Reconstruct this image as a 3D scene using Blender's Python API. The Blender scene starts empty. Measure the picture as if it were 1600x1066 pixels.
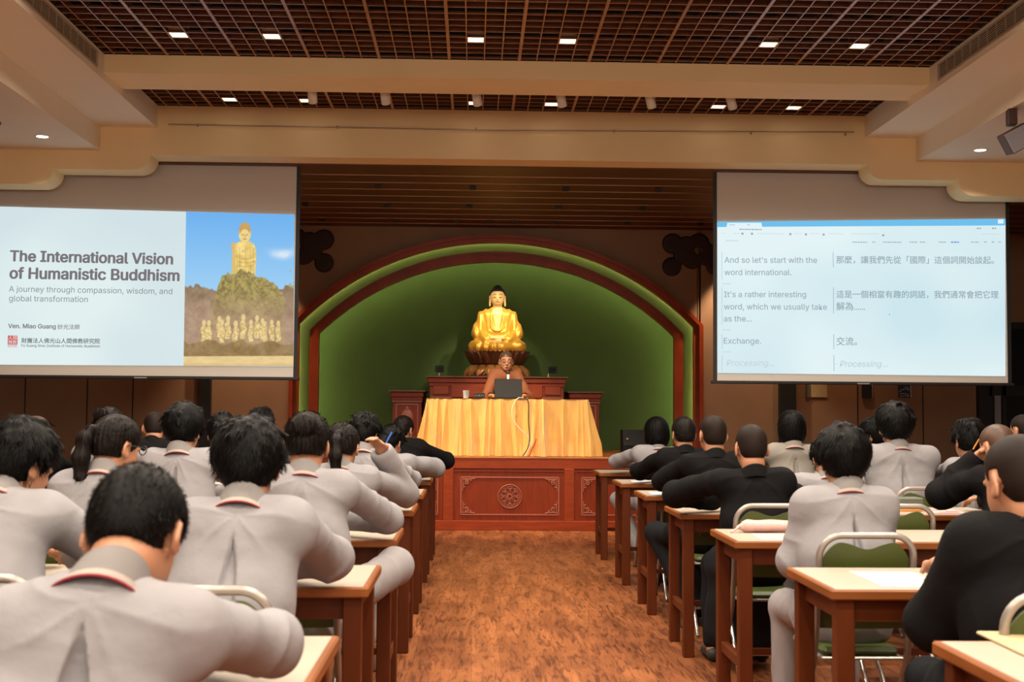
import bpy, bmesh, math, random
import numpy as np
from mathutils import Vector, Matrix

random.seed(7)
rng = np.random.RandomState(11)
SC = bpy.context.scene
COL = SC.collection

# ------------------------------------------------------------------ camera
cam_data = bpy.data.cameras.new('camera')
cam_data.sensor_width = 36.0
cam_data.lens = 36.0 * 1950.0 / 1600.0
cam_data.clip_start = 0.05
cam_data.clip_end = 60.0
cam = bpy.data.objects.new('camera', cam_data)
COL.objects.link(cam)
cam.matrix_world = Matrix(((0.99950033, -0.0091633, -0.03025105, 0.0),
                           (-0.03070852, -0.05476353, -0.99802702, 0.0),
                           (0.00748857, 0.9984573, -0.05501756, 1.32),
                           (0, 0, 0, 1)))
cam_data.dof.use_dof = True
cam_data.dof.focus_distance = 11.0
cam_data.dof.aperture_fstop = 6.3
SC.camera = cam

# ------------------------------------------------------------------ world, exposure
world = bpy.data.worlds.new('world')
SC.world = world
world.use_nodes = True
world.node_tree.nodes['Background'].inputs[0].default_value = (1.0, 0.88, 0.74, 1)
world.node_tree.nodes['Background'].inputs[1].default_value = 3.0  # fill light, reaching the hall through the added opening at the rear
SC.view_settings.view_transform = 'Standard'
SC.view_settings.look = 'None'
EXPO = 0.37
SC.view_settings.exposure = EXPO
SC.view_settings.gamma = 1.0
SC.view_settings.use_curve_mapping = False
SC.cycles.use_denoising = True
SC.cycles.max_bounces = 7
SC.cycles.diffuse_bounces = 4
SC.cycles.caustics_reflective = False
SC.cycles.caustics_refractive = False
SC.cycles.sample_clamp_indirect = 4.0

WARM = (1.0, 0.87, 0.71)
HALL_LAMP_W = 25.0          # recessed ceiling lamps of the hall
STAGE_LAMP_W = 60.0         # small spots in the wooden stage ceiling

XC = 0.35                   # the hall's axis


# ------------------------------------------------------------------ materials
def mat(name, base, rough=0.6, metal=0.0, noise=0.0, nscale=20.0, bump=0.0, bscale=60.0,
        stretch=(1, 1, 1), base2=None, spec=0.5, sheen=0.0, coat=0.0, detail=3.0):
    m = bpy.data.materials.new(name)
    m.use_nodes = True
    nt = m.node_tree
    b = nt.nodes['Principled BSDF']
    b.inputs['Base Color'].default_value = (*base, 1)
    b.inputs['Roughness'].default_value = rough
    b.inputs['Metallic'].default_value = metal
    b.inputs['Specular IOR Level'].default_value = spec
    if sheen:
        b.inputs['Sheen Weight'].default_value = sheen
    if coat:
        b.inputs['Coat Weight'].default_value = coat
        b.inputs['Coat Roughness'].default_value = 0.15
    tc = nt.nodes.new('ShaderNodeTexCoord')
    mp = nt.nodes.new('ShaderNodeMapping')
    mp.inputs['Scale'].default_value = stretch
    nt.links.new(tc.outputs['Object'], mp.inputs['Vector'])
    if noise or base2:
        n = nt.nodes.new('ShaderNodeTexNoise')
        n.inputs['Scale'].default_value = nscale
        n.inputs['Detail'].default_value = detail
        nt.links.new(mp.outputs[0], n.inputs['Vector'])
        r = nt.nodes.new('ShaderNodeValToRGB')
        if base2 is None:
            lo = tuple(max(0, c * (1 - noise)) for c in base)
            hi = tuple(min(1, c * (1 + noise)) for c in base)
        else:
            lo, hi = base, base2
        r.color_ramp.elements[0].position = 0.3
        r.color_ramp.elements[1].position = 0.7
        r.color_ramp.elements[0].color = (*lo, 1)
        r.color_ramp.elements[1].color = (*hi, 1)
        nt.links.new(n.outputs['Fac'], r.inputs[0])
        nt.links.new(r.outputs[0], b.inputs['Base Color'])
    if bump:
        n2 = nt.nodes.new('ShaderNodeTexNoise')
        n2.inputs['Scale'].default_value = bscale
        n2.inputs['Detail'].default_value = 3.0
        nt.links.new(mp.outputs[0], n2.inputs['Vector'])
        bp = nt.nodes.new('ShaderNodeBump')
        bp.inputs['Strength'].default_value = bump
        bp.inputs['Distance'].default_value = 0.01
        nt.links.new(n2.outputs['Fac'], bp.inputs['Height'])
        nt.links.new(bp.outputs[0], b.inputs['Normal'])
    return m


def emit(name, col, strength=1.0):
    m = bpy.data.materials.new(name)
    m.use_nodes = True
    nt = m.node_tree
    nt.nodes.remove(nt.nodes['Principled BSDF'])
    e = nt.nodes.new('ShaderNodeEmission')
    e.inputs[0].default_value = (*col, 1)
    e.inputs[1].default_value = strength * 2 ** -EXPO
    nt.links.new(e.outputs[0], nt.nodes['Material Output'].inputs[0])
    return m


def srgb(r, g, b):
    def f(c):
        c /= 255.0
        return c / 12.92 if c <= 0.04045 else ((c + 0.055) / 1.055) ** 2.4
    return (f(r), f(g), f(b))


M = {}
M['cream'] = mat('cream_plaster', (0.88, 0.66, 0.36), 0.75, noise=0.03, nscale=2.0, bump=0.03, bscale=120)
M['trough'] = mat('cream_ceiling_paint', (0.86, 0.73, 0.56), 0.8, noise=0.02, nscale=2.0)
M['latticeedge'] = mat('lattice_edge_glint', (0.40, 0.20, 0.10), 0.35, noise=0.1, nscale=6)  # lighter tone on the bars' lower edges stands in for glints
M['lattice'] = mat('lattice_wood', (0.125, 0.045, 0.018), 0.5, noise=0.25, nscale=6, stretch=(1, 6, 6))
M['void'] = mat('ceiling_void', (0.012, 0.012, 0.015), 0.9)
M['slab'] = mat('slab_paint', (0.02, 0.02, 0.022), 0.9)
M['wall'] = mat('warm_wall_panel', (0.31, 0.175, 0.10), 0.7, noise=0.06, nscale=3.0)
M['walldark'] = mat('side_wall_paint', (0.16, 0.105, 0.07), 0.8, noise=0.05, nscale=2.0)
M['black'] = mat('black_paint', (0.008, 0.007, 0.007), 0.55)
M['blackmatte'] = mat('black_cabinet', (0.012, 0.012, 0.013), 0.75, bump=0.1, bscale=300)
M['green'] = mat('green_paint', (0.085, 0.155, 0.034), 0.75, noise=0.05, nscale=3)
M['mahog'] = mat('mahogany', (0.19, 0.024, 0.0045), 0.42, noise=0.15, nscale=5, stretch=(7, 7, 1), spec=0.25)
M['mahogframe'] = mat('arch_mahogany', (0.31, 0.045, 0.009), 0.4, noise=0.15, nscale=5, spec=0.3)
M['mahogh'] = mat('mahogany_rail', (0.24, 0.034, 0.007), 0.4, noise=0.15, nscale=5, stretch=(1, 7, 7), spec=0.25)
M['carve'] = mat('carved_mahogany', (0.34, 0.095, 0.055), 0.4, spec=0.5)
M['stagetop'] = mat('stage_boards', (0.33, 0.10, 0.025), 0.35, noise=0.2, nscale=6, stretch=(0.6, 6, 1))
M['gold'] = mat('gold_leaf', (0.86, 0.46, 0.06), 0.36, metal=0.30, noise=0.05, nscale=12)
M['goldskin'] = mat('pale_gold', (0.90, 0.62, 0.28), 0.45, metal=0.1)
M['bronze'] = mat('dark_bronze', (0.15, 0.05, 0.022), 0.38, metal=0.35, noise=0.2, nscale=15)
M['bronzegold'] = mat('bronze_gold', (0.66, 0.28, 0.075), 0.34, metal=0.3, noise=0.15, nscale=15)
M['buddhahair'] = mat('dark_blue_hair', (0.012, 0.009, 0.018), 0.6)
M['red'] = mat('red_jewel', (0.6, 0.02, 0.03), 0.3)
M['satin'] = mat('gold_satin', (0.77, 0.435, 0.12), 0.30, noise=0.12, nscale=9, stretch=(1, 1, 0.4), spec=0.6, sheen=0.3, bump=0.05, bscale=40)
M['metal'] = mat('satin_grey_tube', (0.33, 0.29, 0.26), 0.34, metal=0.5)
M['chrome'] = mat('chrome', (0.7, 0.68, 0.64), 0.18, metal=0.9)
M['chairgreen'] = mat('green_vinyl', (0.058, 0.078, 0.014), 0.45, noise=0.06, nscale=8)
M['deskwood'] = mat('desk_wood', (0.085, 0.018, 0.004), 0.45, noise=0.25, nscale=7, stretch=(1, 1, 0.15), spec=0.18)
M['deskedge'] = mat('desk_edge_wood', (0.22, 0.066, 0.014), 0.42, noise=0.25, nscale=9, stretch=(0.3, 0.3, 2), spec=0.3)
M['laminate'] = mat('cream_laminate', (0.40, 0.335, 0.265), 0.38, noise=0.02, nscale=4)
M['white'] = mat('white_paper', (0.52, 0.53, 0.55), 0.7, noise=0.015, nscale=8)
M['whiteplastic'] = mat('white_plastic', (0.78, 0.74, 0.68), 0.4)
M['pink'] = mat('pink_fabric', (0.60, 0.36, 0.33), 0.7, noise=0.05, nscale=40)
M['pinkpaper'] = mat('pink_paper', (0.56, 0.40, 0.36), 0.7)
M['magenta'] = mat('magenta_print', (0.62, 0.12, 0.28), 0.6)
M['orange'] = mat('orange_print', (0.75, 0.30, 0.06), 0.6)
M['greycard'] = mat('grey_green_card', (0.12, 0.13, 0.10), 0.6)
M['folder'] = mat('cream_card', (0.50, 0.38, 0.21), 0.6, noise=0.08, nscale=9)
M['blue'] = mat('blue_plastic', (0.02, 0.09, 0.38), 0.35)
M['screenfab'] = mat('screen_fabric', (0.62, 0.57, 0.52), 0.9)
M['skin'] = mat('skin', (0.44, 0.20, 0.11), 0.5, noise=0.07, nscale=14)
M['scalp'] = mat('cropped_scalp', (0.014, 0.008, 0.0055), 0.6, noise=0.25, nscale=10, spec=0.14)
M['scalpbrown'] = mat('shaved_scalp', (0.075, 0.036, 0.021), 0.45, noise=0.2, nscale=10, spec=0.35)
M['hair'] = mat('black_hair', (0.0028, 0.0023, 0.0022), 0.5, noise=0.4, nscale=60, stretch=(1, 1, 0.2), spec=0.10)
M['hairbrown'] = mat('dark_brown_hair', (0.007, 0.0042, 0.0033), 0.48, noise=0.4, nscale=60, stretch=(1, 1, 0.2), spec=0.14)
M['greyrobe'] = mat('grey_cotton', (0.262, 0.25, 0.262), 0.9, noise=0.03, nscale=5, bump=0.42, bscale=17, spec=0.2)
M['greydark'] = mat('grey_collar_cotton', (0.20, 0.183, 0.178), 0.85, noise=0.04, nscale=30)
M['greytrouser'] = mat('grey_trouser_cotton', (0.26, 0.24, 0.245), 0.85, noise=0.04, nscale=6, bump=0.1, bscale=30)
M['beigerobe'] = mat('beige_grey_cotton', (0.22, 0.20, 0.175), 0.85, noise=0.03, nscale=5, bump=0.1, bscale=35)
M['blackrobe'] = mat('black_cotton', (0.0065, 0.006, 0.0065), 0.85, noise=0.1, nscale=5, bump=0.5, bscale=15, spec=0.10)
M['blacktrouser'] = mat('black_trouser_cotton', (0.014, 0.014, 0.016), 0.85)
M['bluegrey'] = mat('blue_grey_cotton', (0.011, 0.012, 0.014), 0.85, spec=0.1)
M['creamband'] = mat('cream_cotton', (0.36, 0.315, 0.27), 0.85)
M['piping'] = mat('red_piping', (0.22, 0.016, 0.03), 0.7)
M['brownrobe'] = mat('brown_robe', (0.17, 0.048, 0.012), 0.8, noise=0.06, nscale=8, bump=0.1, bscale=40)
M['cloud'] = mat('dark_carved_wood', (0.032, 0.010, 0.007), 0.6)
M['shoe'] = mat('dark_shoe', (0.03, 0.028, 0.028), 0.6)
M['glass'] = mat('dark_glass', (0.012, 0.016, 0.018), 0.12)
M['laptop'] = mat('space_grey_metal', (0.02, 0.018, 0.018), 0.4, metal=0.4)
M['eye'] = mat('eye_dark', (0.02, 0.012, 0.01), 0.3)
M['lip'] = mat('lip', (0.30, 0.07, 0.05), 0.5)
M['mouth'] = mat('open_mouth', (0.05, 0.01, 0.01), 0.6)
M['posterblue'] = mat('blue_poster', (0.02, 0.04, 0.085), 0.6)
M['cable_w'] = mat('white_cable', (0.70, 0.62, 0.52), 0.5)
M['cable_b'] = mat('black_cable', (0.02, 0.012, 0.01), 0.5)
M['copper'] = mat('orange_tape', (0.5, 0.10, 0.02), 0.5)
M['lampwhite'] = mat('white_lamp_metal', (0.70, 0.62, 0.52), 0.5)
M['bronzerail'] = mat('bronze_rail', (0.42, 0.30, 0.20), 0.4, metal=0.7)
M['speakergrey'] = mat('grey_speaker_grille', (0.27, 0.27, 0.30), 0.55, bump=0.2, bscale=400)
M['bracket'] = mat('brown_bracket', (0.06, 0.025, 0.015), 0.6)
M['vent'] = mat('vent_paint', (0.46, 0.36, 0.25), 0.6)
M['diffuser'] = emit('lamp_diffuser', (1.0, 0.90, 0.76), 9.0)
M['downglow'] = emit('downlight_glow', (1.0, 0.95, 0.86), 8.0)
M['coveled'] = emit('cove_led', (1.0, 0.88, 0.45), 26.0)


def floor_material():
    m = bpy.data.materials.new('wood_plank_floor')
    m.use_nodes = True
    nt = m.node_tree
    b = nt.nodes['Principled BSDF']
    tc = nt.nodes.new('ShaderNodeTexCoord')
    mp = nt.nodes.new('ShaderNodeMapping')
    mp.inputs['Rotation'].default_value = (0, 0, math.pi / 2)
    nt.links.new(tc.outputs['Object'], mp.inputs['Vector'])
    br = nt.nodes.new('ShaderNodeTexBrick')
    br.offset = 0.37
    br.inputs['Color1'].default_value = (0.29, 0.105, 0.040, 1)
    br.inputs['Color2'].default_value = (0.21, 0.070, 0.026, 1)
    br.inputs['Mortar'].default_value = (0.15, 0.055, 0.022, 1)
    br.inputs['Scale'].default_value = 1.0
    br.inputs['Mortar Size'].default_value = 0.0015
    br.inputs['Brick Width'].default_value = 0.92
    br.inputs['Row Height'].default_value = 0.152
    nt.links.new(mp.outputs[0], br.inputs['Vector'])
    def layer(scale, nscale, detail, dist, p0, c0, p1, c1, prev, fac):
        mp_ = nt.nodes.new('ShaderNodeMapping')
        mp_.inputs['Scale'].default_value = scale
        nt.links.new(tc.outputs['Object'], mp_.inputs['Vector'])
        n = nt.nodes.new('ShaderNodeTexNoise')
        n.inputs['Scale'].default_value = nscale
        n.inputs['Detail'].default_value = detail
        n.inputs['Distortion'].default_value = dist
        nt.links.new(mp_.outputs[0], n.inputs['Vector'])
        r = nt.nodes.new('ShaderNodeValToRGB')
        r.color_ramp.elements[0].position = p0
        r.color_ramp.elements[0].color = (*c0, 1)
        r.color_ramp.elements[1].position = p1
        r.color_ramp.elements[1].color = (*c1, 1)
        nt.links.new(n.outputs['Fac'], r.inputs[0])
        mx = nt.nodes.new('ShaderNodeMix')
        mx.data_type = 'RGBA'
        mx.blend_type = 'MULTIPLY'
        mx.inputs['Factor'].default_value = fac
        nt.links.new(prev, mx.inputs['A'])
        nt.links.new(r.outputs[0], mx.inputs['B'])
        return mx.outputs['Result']

    o = br.outputs['Color']
    o = layer((5.5, 1.0, 1), 1.5, 4, 0.6, 0.34, (0.62, 0.54, 0.48), 0.62, (1.22, 1.18, 1.08), o, 0.9)     # broad cloudy tone
    o = layer((16, 2.0, 1), 1.6, 5, 1.6, 0.36, (0.50, 0.42, 0.38), 0.50, (1.05, 1.04, 1.02), o, 0.9)       # grain
    o = layer((60, 6.0, 1), 1.0, 3, 0.4, 0.36, (0.50, 0.42, 0.38), 0.44, (1, 1, 1), o, 0.75)               # dark flecks
    nt.links.new(o, b.inputs['Base Color'])
    b.inputs['Roughness'].default_value = 0.42
    b.inputs['Specular IOR Level'].default_value = 0.35
    return m


def plank_material():
    """stage ceiling: planks running across the hall with fine grain"""
    m = bpy.data.materials.new('stage_ceiling_planks')
    m.use_nodes = True
    nt = m.node_tree
    b = nt.nodes['Principled BSDF']
    tc = nt.nodes.new('ShaderNodeTexCoord')
    mp = nt.nodes.new('ShaderNodeMapping')
    mp.inputs['Scale'].default_value = (0.5, 6, 6)
    nt.links.new(tc.outputs['Object'], mp.inputs['Vector'])
    n = nt.nodes.new('ShaderNodeTexNoise')
    n.inputs['Scale'].default_value = 2.5
    n.inputs['Detail'].default_value = 5
    nt.links.new(mp.outputs[0], n.inputs['Vector'])
    r = nt.nodes.new('ShaderNodeValToRGB')
    r.color_ramp.elements[0].position = 0.3
    r.color_ramp.elements[0].color = (0.062, 0.015, 0.0055, 1)
    r.color_ramp.elements[1].position = 0.7
    r.color_ramp.elements[1].color = (0.125, 0.033, 0.012, 1)
    nt.links.new(n.outputs['Fac'], r.inputs[0])
    nt.links.new(r.outputs[0], b.inputs['Base Color'])
    b.inputs['Roughness'].default_value = 0.5
    return m


M['floor'] = floor_material()
M['plank'] = plank_material()


# ------------------------------------------------------------------ object helpers
def tag(o, label=None, cat=None, group=None, kind=None):
    if label:
        o['label'] = label
    if cat:
        o['category'] = cat
    if group:
        o['group'] = group
    if kind:
        o['kind'] = kind
    return o


def empty(name, loc=(0, 0, 0), rz=0.0):
    o = bpy.data.objects.new(name, None)
    o.empty_display_size = 0.1
    COL.objects.link(o)
    o.location = loc
    o.rotation_euler = (0, 0, rz)
    return o


def link(name, me, material, parent=None):
    o = bpy.data.objects.new(name, me)
    COL.objects.link(o)
    if material is not None:
        me.materials.clear()
        me.materials.append(material)
    if parent is not None:
        o.parent = parent
    return o


def copy_tree(o, parent=None):
    c = o.copy()
    COL.objects.link(c)
    if parent is not None:
        c.parent = parent
    for ch in list(o.children):
        copy_tree(ch, c)
    return c


class MB:
    """collects boxes, tubes, lathes and strips into one mesh"""
    def __init__(self):
        self.v = []
        self.f = []
        self.sm = []

    def add(self, vs, fs, smooth=False):
        n = len(self.v)
        self.v += [tuple(p) for p in vs]
        self.f += [tuple(i + n for i in q) for q in fs]
        self.sm += [smooth] * len(fs)
        return self

    def box(self, x0, x1, y0, y1, z0, z1, bevel=0.0):
        if bevel > 0:
            b = min(bevel, (x1 - x0) * .45, (y1 - y0) * .45, (z1 - z0) * .45)
            vs = []
            for z, i in ((z0, b), (z0 + b, 0), (z1 - b, 0), (z1, b)):
                for x, y in ((x0, y0 + b), (x0 + b, y0), (x1 - b, y0), (x1, y0 + b), (x1, y1 - b), (x1 - b, y1), (x0 + b, y1), (x0, y1 - b)):
                    cx = min(max(x, x0 + i), x1 - i)
                    cy = min(max(y, y0 + i), y1 - i)
                    vs.append((cx, cy, z))
            fs = [tuple(range(7, -1, -1)), tuple(range(24, 32))]
            for k in range(3):
                for j in range(8):
                    a, c = k * 8 + j, k * 8 + (j + 1) % 8
                    fs.append((a, c, c + 8, a + 8))
            return self.add(vs, fs)
        vs = [(x0, y0, z0), (x1, y0, z0), (x1, y1, z0), (x0, y1, z0), (x0, y0, z1), (x1, y0, z1), (x1, y1, z1), (x0, y1, z1)]
        fs = [(3, 2, 1, 0), (4, 5, 6, 7), (0, 1, 5, 4), (1, 2, 6, 5), (2, 3, 7, 6), (3, 0, 4, 7)]
        return self.add(vs, fs)

    def tube(self, pts, r, n=8, closed=False, caps=True):
        P = [Vector(p) for p in pts]
        m = len(P)
        rr = r if isinstance(r, (list, tuple)) else [r] * m
        prev = None
        vs = []
        for i in range(m):
            if closed:
                t = P[(i + 1) % m] - P[(i - 1) % m]
            else:
                t = P[min(i + 1, m - 1)] - P[max(i - 1, 0)]
            t = t.normalized() if t.length > 1e-9 else Vector((0, 0, 1))
            if prev is None:
                a = Vector((0, 0, 1)) if abs(t.z) < 0.9 else Vector((1, 0, 0))
                prev = (a - t * a.dot(t)).normalized()
            else:
                prev = (prev - t * prev.dot(t))
                prev = prev.normalized() if prev.length > 1e-6 else t.orthogonal().normalized()
            w = t.cross(prev)
            for k in range(n):
                an = 2 * math.pi * k / n
                vs.append(P[i] + (prev * math.cos(an) + w * math.sin(an)) * rr[i])
        fs = []
        for i in range(m if closed else m - 1):
            j = (i + 1) % m
            for k in range(n):
                k2 = (k + 1) % n
                fs.append((i * n + k, i * n + k2, j * n + k2, j * n + k))
        self.add(vs, fs, True)
        if caps and not closed:
            self.add(vs[:n], [tuple(range(n - 1, -1, -1))])
            self.add(vs[-n:], [tuple(range(n))])
        return self

    def lathe(self, prof, c=(0, 0, 0), n=24, sx=1, sy=1, cap=True):
        vs = []
        for r, z in prof:
            for k in range(n):
                a = 2 * math.pi * k / n
                vs.append((c[0] + r * sx * math.cos(a), c[1] + r * sy * math.sin(a), c[2] + z))
        fs = []
        for i in range(len(prof) - 1):
            for k in range(n):
                k2 = (k + 1) % n
                fs.append((i * n + k, i * n + k2, (i + 1) * n + k2, (i + 1) * n + k))
        self.add(vs, fs, True)
        if cap:
            self.add(vs[:n], [tuple(range(n - 1, -1, -1))])
            self.add(vs[-n:], [tuple(range(n))])
        return self

    def prism_y(self, poly, y0, y1):
        """polygon in (x, z), counter-clockwise seen from -Y, extruded along y"""
        n = len(poly)
        vs = [(x, y0, z) for x, z in poly] + [(x, y1, z) for x, z in poly]
        fs = [tuple(range(n)), tuple(range(2 * n - 1, n - 1, -1))]
        for i in range(n):
            j = (i + 1) % n
            fs.append((i, i + n, j + n, j))
        return self.add(vs, fs)

    def strip_y(self, outer, inner, y0, y1):
        """a band between two matching (x, z) polylines, with depth"""
        n = len(outer)
        vs = [(x, y0, z) for x, z in outer] + [(x, y0, z) for x, z in inner] + [(x, y1, z) for x, z in outer] + [(x, y1, z) for x, z in inner]
        fs = []
        for i in range(n - 1):
            fs += [(i, i + 1, n + i + 1, n + i), (2 * n + i + 1, 2 * n + i, 3 * n + i, 3 * n + i + 1),
                   (i + 1, i, 2 * n + i, 2 * n + i + 1), (n + i, n + i + 1, 3 * n + i + 1, 3 * n + i)]
        fs += [(0, n, 3 * n, 2 * n), (n - 1, 3 * n - 1, 4 * n - 1, 2 * n - 1)]
        return self.add(vs, fs)

    def grid(self, fn, nu, nv, smooth=True, flip=False):
        vs = [fn(i / nu, j / nv) for j in range(nv + 1) for i in range(nu + 1)]
        fs = []
        for j in range(nv):
            for i in range(nu):
                a = j * (nu + 1) + i
                q = (a, a + 1, a + nu + 2, a + nu + 1)
                fs.append(q[::-1] if flip else q)
        return self.add(vs, fs, smooth)

    def build(self, name, material, parent=None):
        me = bpy.data.meshes.new(name)
        me.from_pydata(self.v, [], self.f)
        me.polygons.foreach_set('use_smooth', self.sm)
        me.update()
        bm = bmesh.new()
        bm.from_mesh(me)
        bmesh.ops.recalc_face_normals(bm, faces=bm.faces)
        bm.to_mesh(me)
        bm.free()
        return link(name, me, material, parent)


def struct(o):
    o['kind'] = 'structure'
    return o


# ------------------------------------------------------------------ lettering
try:
    UI_FONT = bpy.data.fonts.load(bpy.utils.system_resource('DATAFILES', path='fonts') + '/Inter.woff2')
except Exception:
    UI_FONT = None


def lettering(name, body, x0, z0, x1, z1, y, material, parent, bold=0.0, shear=0.0):
    """text on a plane facing the hall, baseline from (x0,z0) to (x1,z1)"""
    cu = bpy.data.curves.new(name, 'FONT')
    cu.body = body
    cu.size = 1.0
    if UI_FONT is not None and all(ord(ch) < 0x2e80 for ch in body):
        cu.font = UI_FONT
    cu.shear = shear
    cu.resolution_u = 3
    tmp = bpy.data.objects.new(name, cu)
    COL.objects.link(tmp)
    bpy.context.view_layer.update()
    dg = bpy.context.evaluated_depsgraph_get()
    me = bpy.data.meshes.new_from_object(tmp.evaluated_get(dg))
    n = len(me.vertices)
    co = np.empty(n * 3, np.float32)
    me.vertices.foreach_get('co', co)
    co = co.reshape(-1, 3)
    w = co[:, 0].max() - co[:, 0].min()
    L = math.hypot(x1 - x0, z1 - z0)
    s = L / w
    u = (co[:, 0] - co[:, 0].min()) * s
    v = co[:, 1] * s
    ca, sa = (x1 - x0) / L, (z1 - z0) / L
    out = np.stack([x0 + u * ca - v * sa, np.full(n, y), z0 + u * sa + v * ca], 1)
    me.vertices.foreach_set('co', out.astype(np.float32).ravel())
    me.update()
    if bold:
        bm = bmesh.new()
        for k, (dx, dz) in enumerate(((0, 0), (bold, 0), (-bold, 0), (0, bold * .6), (0, -bold * .6), (bold * .7, bold * .5), (-bold * .7, bold * .5), (bold * .7, -bold * .5), (-bold * .7, -bold * .5))):
            nb = len(bm.verts)
            bm.from_mesh(me)
            bm.verts.ensure_lookup_table()
            for q in bm.verts[nb:]:
                q.co.x += dx
                q.co.z += dz
                q.co.y -= k * 0.00002
        bm.to_mesh(me)
        bm.free()
    bpy.data.objects.remove(tmp)
    bpy.data.curves.remove(cu)
    return link(name, me, material, parent)


# ------------------------------------------------------------------ smooth implicit surfaces
class Field:
    def __init__(self, lo, hi, h):
        self.h = h
        self.lo = np.array(lo, np.float32)
        n = np.ceil((np.array(hi) - np.array(lo)) / h).astype(int) + 1
        self.ax = [self.lo[i] + h * np.arange(n[i], dtype=np.float32) for i in range(3)]
        self.f = np.full(n, 0.2, np.float32)

    def blk(self, lo, hi, pad):
        sl = []
        for i in range(3):
            a = int(max(0, math.floor((lo[i] - pad - self.lo[i]) / self.h)))
            b = int(min(len(self.ax[i]), math.ceil((hi[i] + pad - self.lo[i]) / self.h) + 1))
            if b <= a:
                return None
            sl.append(slice(a, b))
        X = self.ax[0][sl[0]][:, None, None]
        Y = self.ax[1][sl[1]][None, :, None]
        Z = self.ax[2][sl[2]][None, None, :]
        return tuple(sl), X, Y, Z

    def put(self, sl, d, k):
        a = self.f[sl]
        if k > 0:
            hh = np.maximum(k - np.abs(a - d), 0) / k
            self.f[sl] = np.minimum(a, d) - hh * hh * k * 0.25
        else:
            self.f[sl] = np.minimum(a, d)

    def sub(self, sl, d, k):
        a = self.f[sl]
        d = -d
        hh = np.maximum(k - np.abs(a - d), 0) / k if k > 0 else 0
        self.f[sl] = np.maximum(a, d) + hh * hh * k * 0.25

    def cone(self, a, b, ra, rb, k=0.02, cut=False):
        a = np.array(a, float)
        b = np.array(b, float)
        R = max(ra, rb)
        g = self.blk(np.minimum(a, b) - R, np.maximum(a, b) + R, k + 2 * self.h + 0.01)
        if g is None:
            return self
        sl, X, Y, Z = g
        ba = b - a
        L2 = max(float(ba @ ba), 1e-9)
        px, py, pz = X - a[0], Y - a[1], Z - a[2]
        t = np.clip((px * ba[0] + py * ba[1] + pz * ba[2]) / L2, 0, 1)
        d = np.sqrt((px - t * ba[0]) ** 2 + (py - t * ba[1]) ** 2 + (pz - t * ba[2]) ** 2) - (ra + (rb - ra) * t)
        (self.sub if cut else self.put)(sl, d.astype(np.float32), k)
        return self

    def ell(self, c, r, R=None, k=0.02, cut=False):
        c = np.array(c, float)
        r = np.array(r, float)
        m = r.max() if R is not None else r
        g = self.blk(c - m, c + m, k + 2 * self.h + 0.01)
        if g is None:
            return self
        sl, X, Y, Z = g
        px, py, pz = X - c[0], Y - c[1], Z - c[2]
        if R is not None:
            R = np.array(R)
            px, py, pz = (R[0, 0] * px + R[1, 0] * py + R[2, 0] * pz,
                          R[0, 1] * px + R[1, 1] * py + R[2, 1] * pz,
                          R[0, 2] * px + R[1, 2] * py + R[2, 2] * pz)
        k0 = np.sqrt((px / r[0]) ** 2 + (py / r[1]) ** 2 + (pz / r[2]) ** 2)
        k1 = np.sqrt((px / r[0] ** 2) ** 2 + (py / r[1] ** 2) ** 2 + (pz / r[2] ** 2) ** 2)
        d = k0 * (k0 - 1.0) / np.maximum(k1, 1e-6)
        (self.sub if cut else self.put)(sl, d.astype(np.float32), k)
        return self

    def slab(self, a, b, wa, wb, da, db, side=(1, 0, 0), k=0.03):
        """tapered limb with an elliptical section: width along side, depth across"""
        a = np.array(a, float)
        b = np.array(b, float)
        ax = b - a
        L = np.linalg.norm(ax)
        ax /= L
        s = np.array(side, float)
        s -= ax * (s @ ax)
        s /= np.linalg.norm(s)
        n = np.cross(ax, s)
        R = max(wa, wb, da, db)
        g = self.blk(np.minimum(a, b) - R, np.maximum(a, b) + R, k + 2 * self.h + 0.01)
        if g is None:
            return self
        sl, X, Y, Z = g
        px, py, pz = X - a[0], Y - a[1], Z - a[2]
        tt = px * ax[0] + py * ax[1] + pz * ax[2]
        t = np.clip(tt / L, 0, 1)
        e = tt - t * L
        u = px * s[0] + py * s[1] + pz * s[2]
        v = px * n[0] + py * n[1] + pz * n[2]
        w = wa + (wb - wa) * t
        d_ = da + (db - da) * t
        m = np.minimum(w, d_)
        d = (np.sqrt((u / w) ** 2 + (v / d_) ** 2 + (e / m) ** 2) - 1) * m
        self.put(sl, d.astype(np.float32), k)
        return self

    def mesh(self, name, matrix=None):
        v, q = nets(self.f, self.lo, self.h)
        if matrix is not None:
            A = np.array(matrix)
            v = v @ A[:3, :3].T + A[:3, 3]
        return quads_mesh(name, v, q)


def quads_mesh(name, v, q):
    me = bpy.data.meshes.new(name)
    me.vertices.add(len(v))
    me.vertices.foreach_set('co', np.ascontiguousarray(v, np.float32).ravel())
    me.loops.add(len(q) * 4)
    me.loops.foreach_set('vertex_index', np.ascontiguousarray(q, np.int32).ravel())
    me.polygons.add(len(q))
    me.polygons.foreach_set('loop_start', np.arange(0, len(q) * 4, 4, dtype=np.int32))
    me.polygons.foreach_set('use_smooth', np.ones(len(q), bool))
    me.update(calc_edges=True)
    return me


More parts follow.
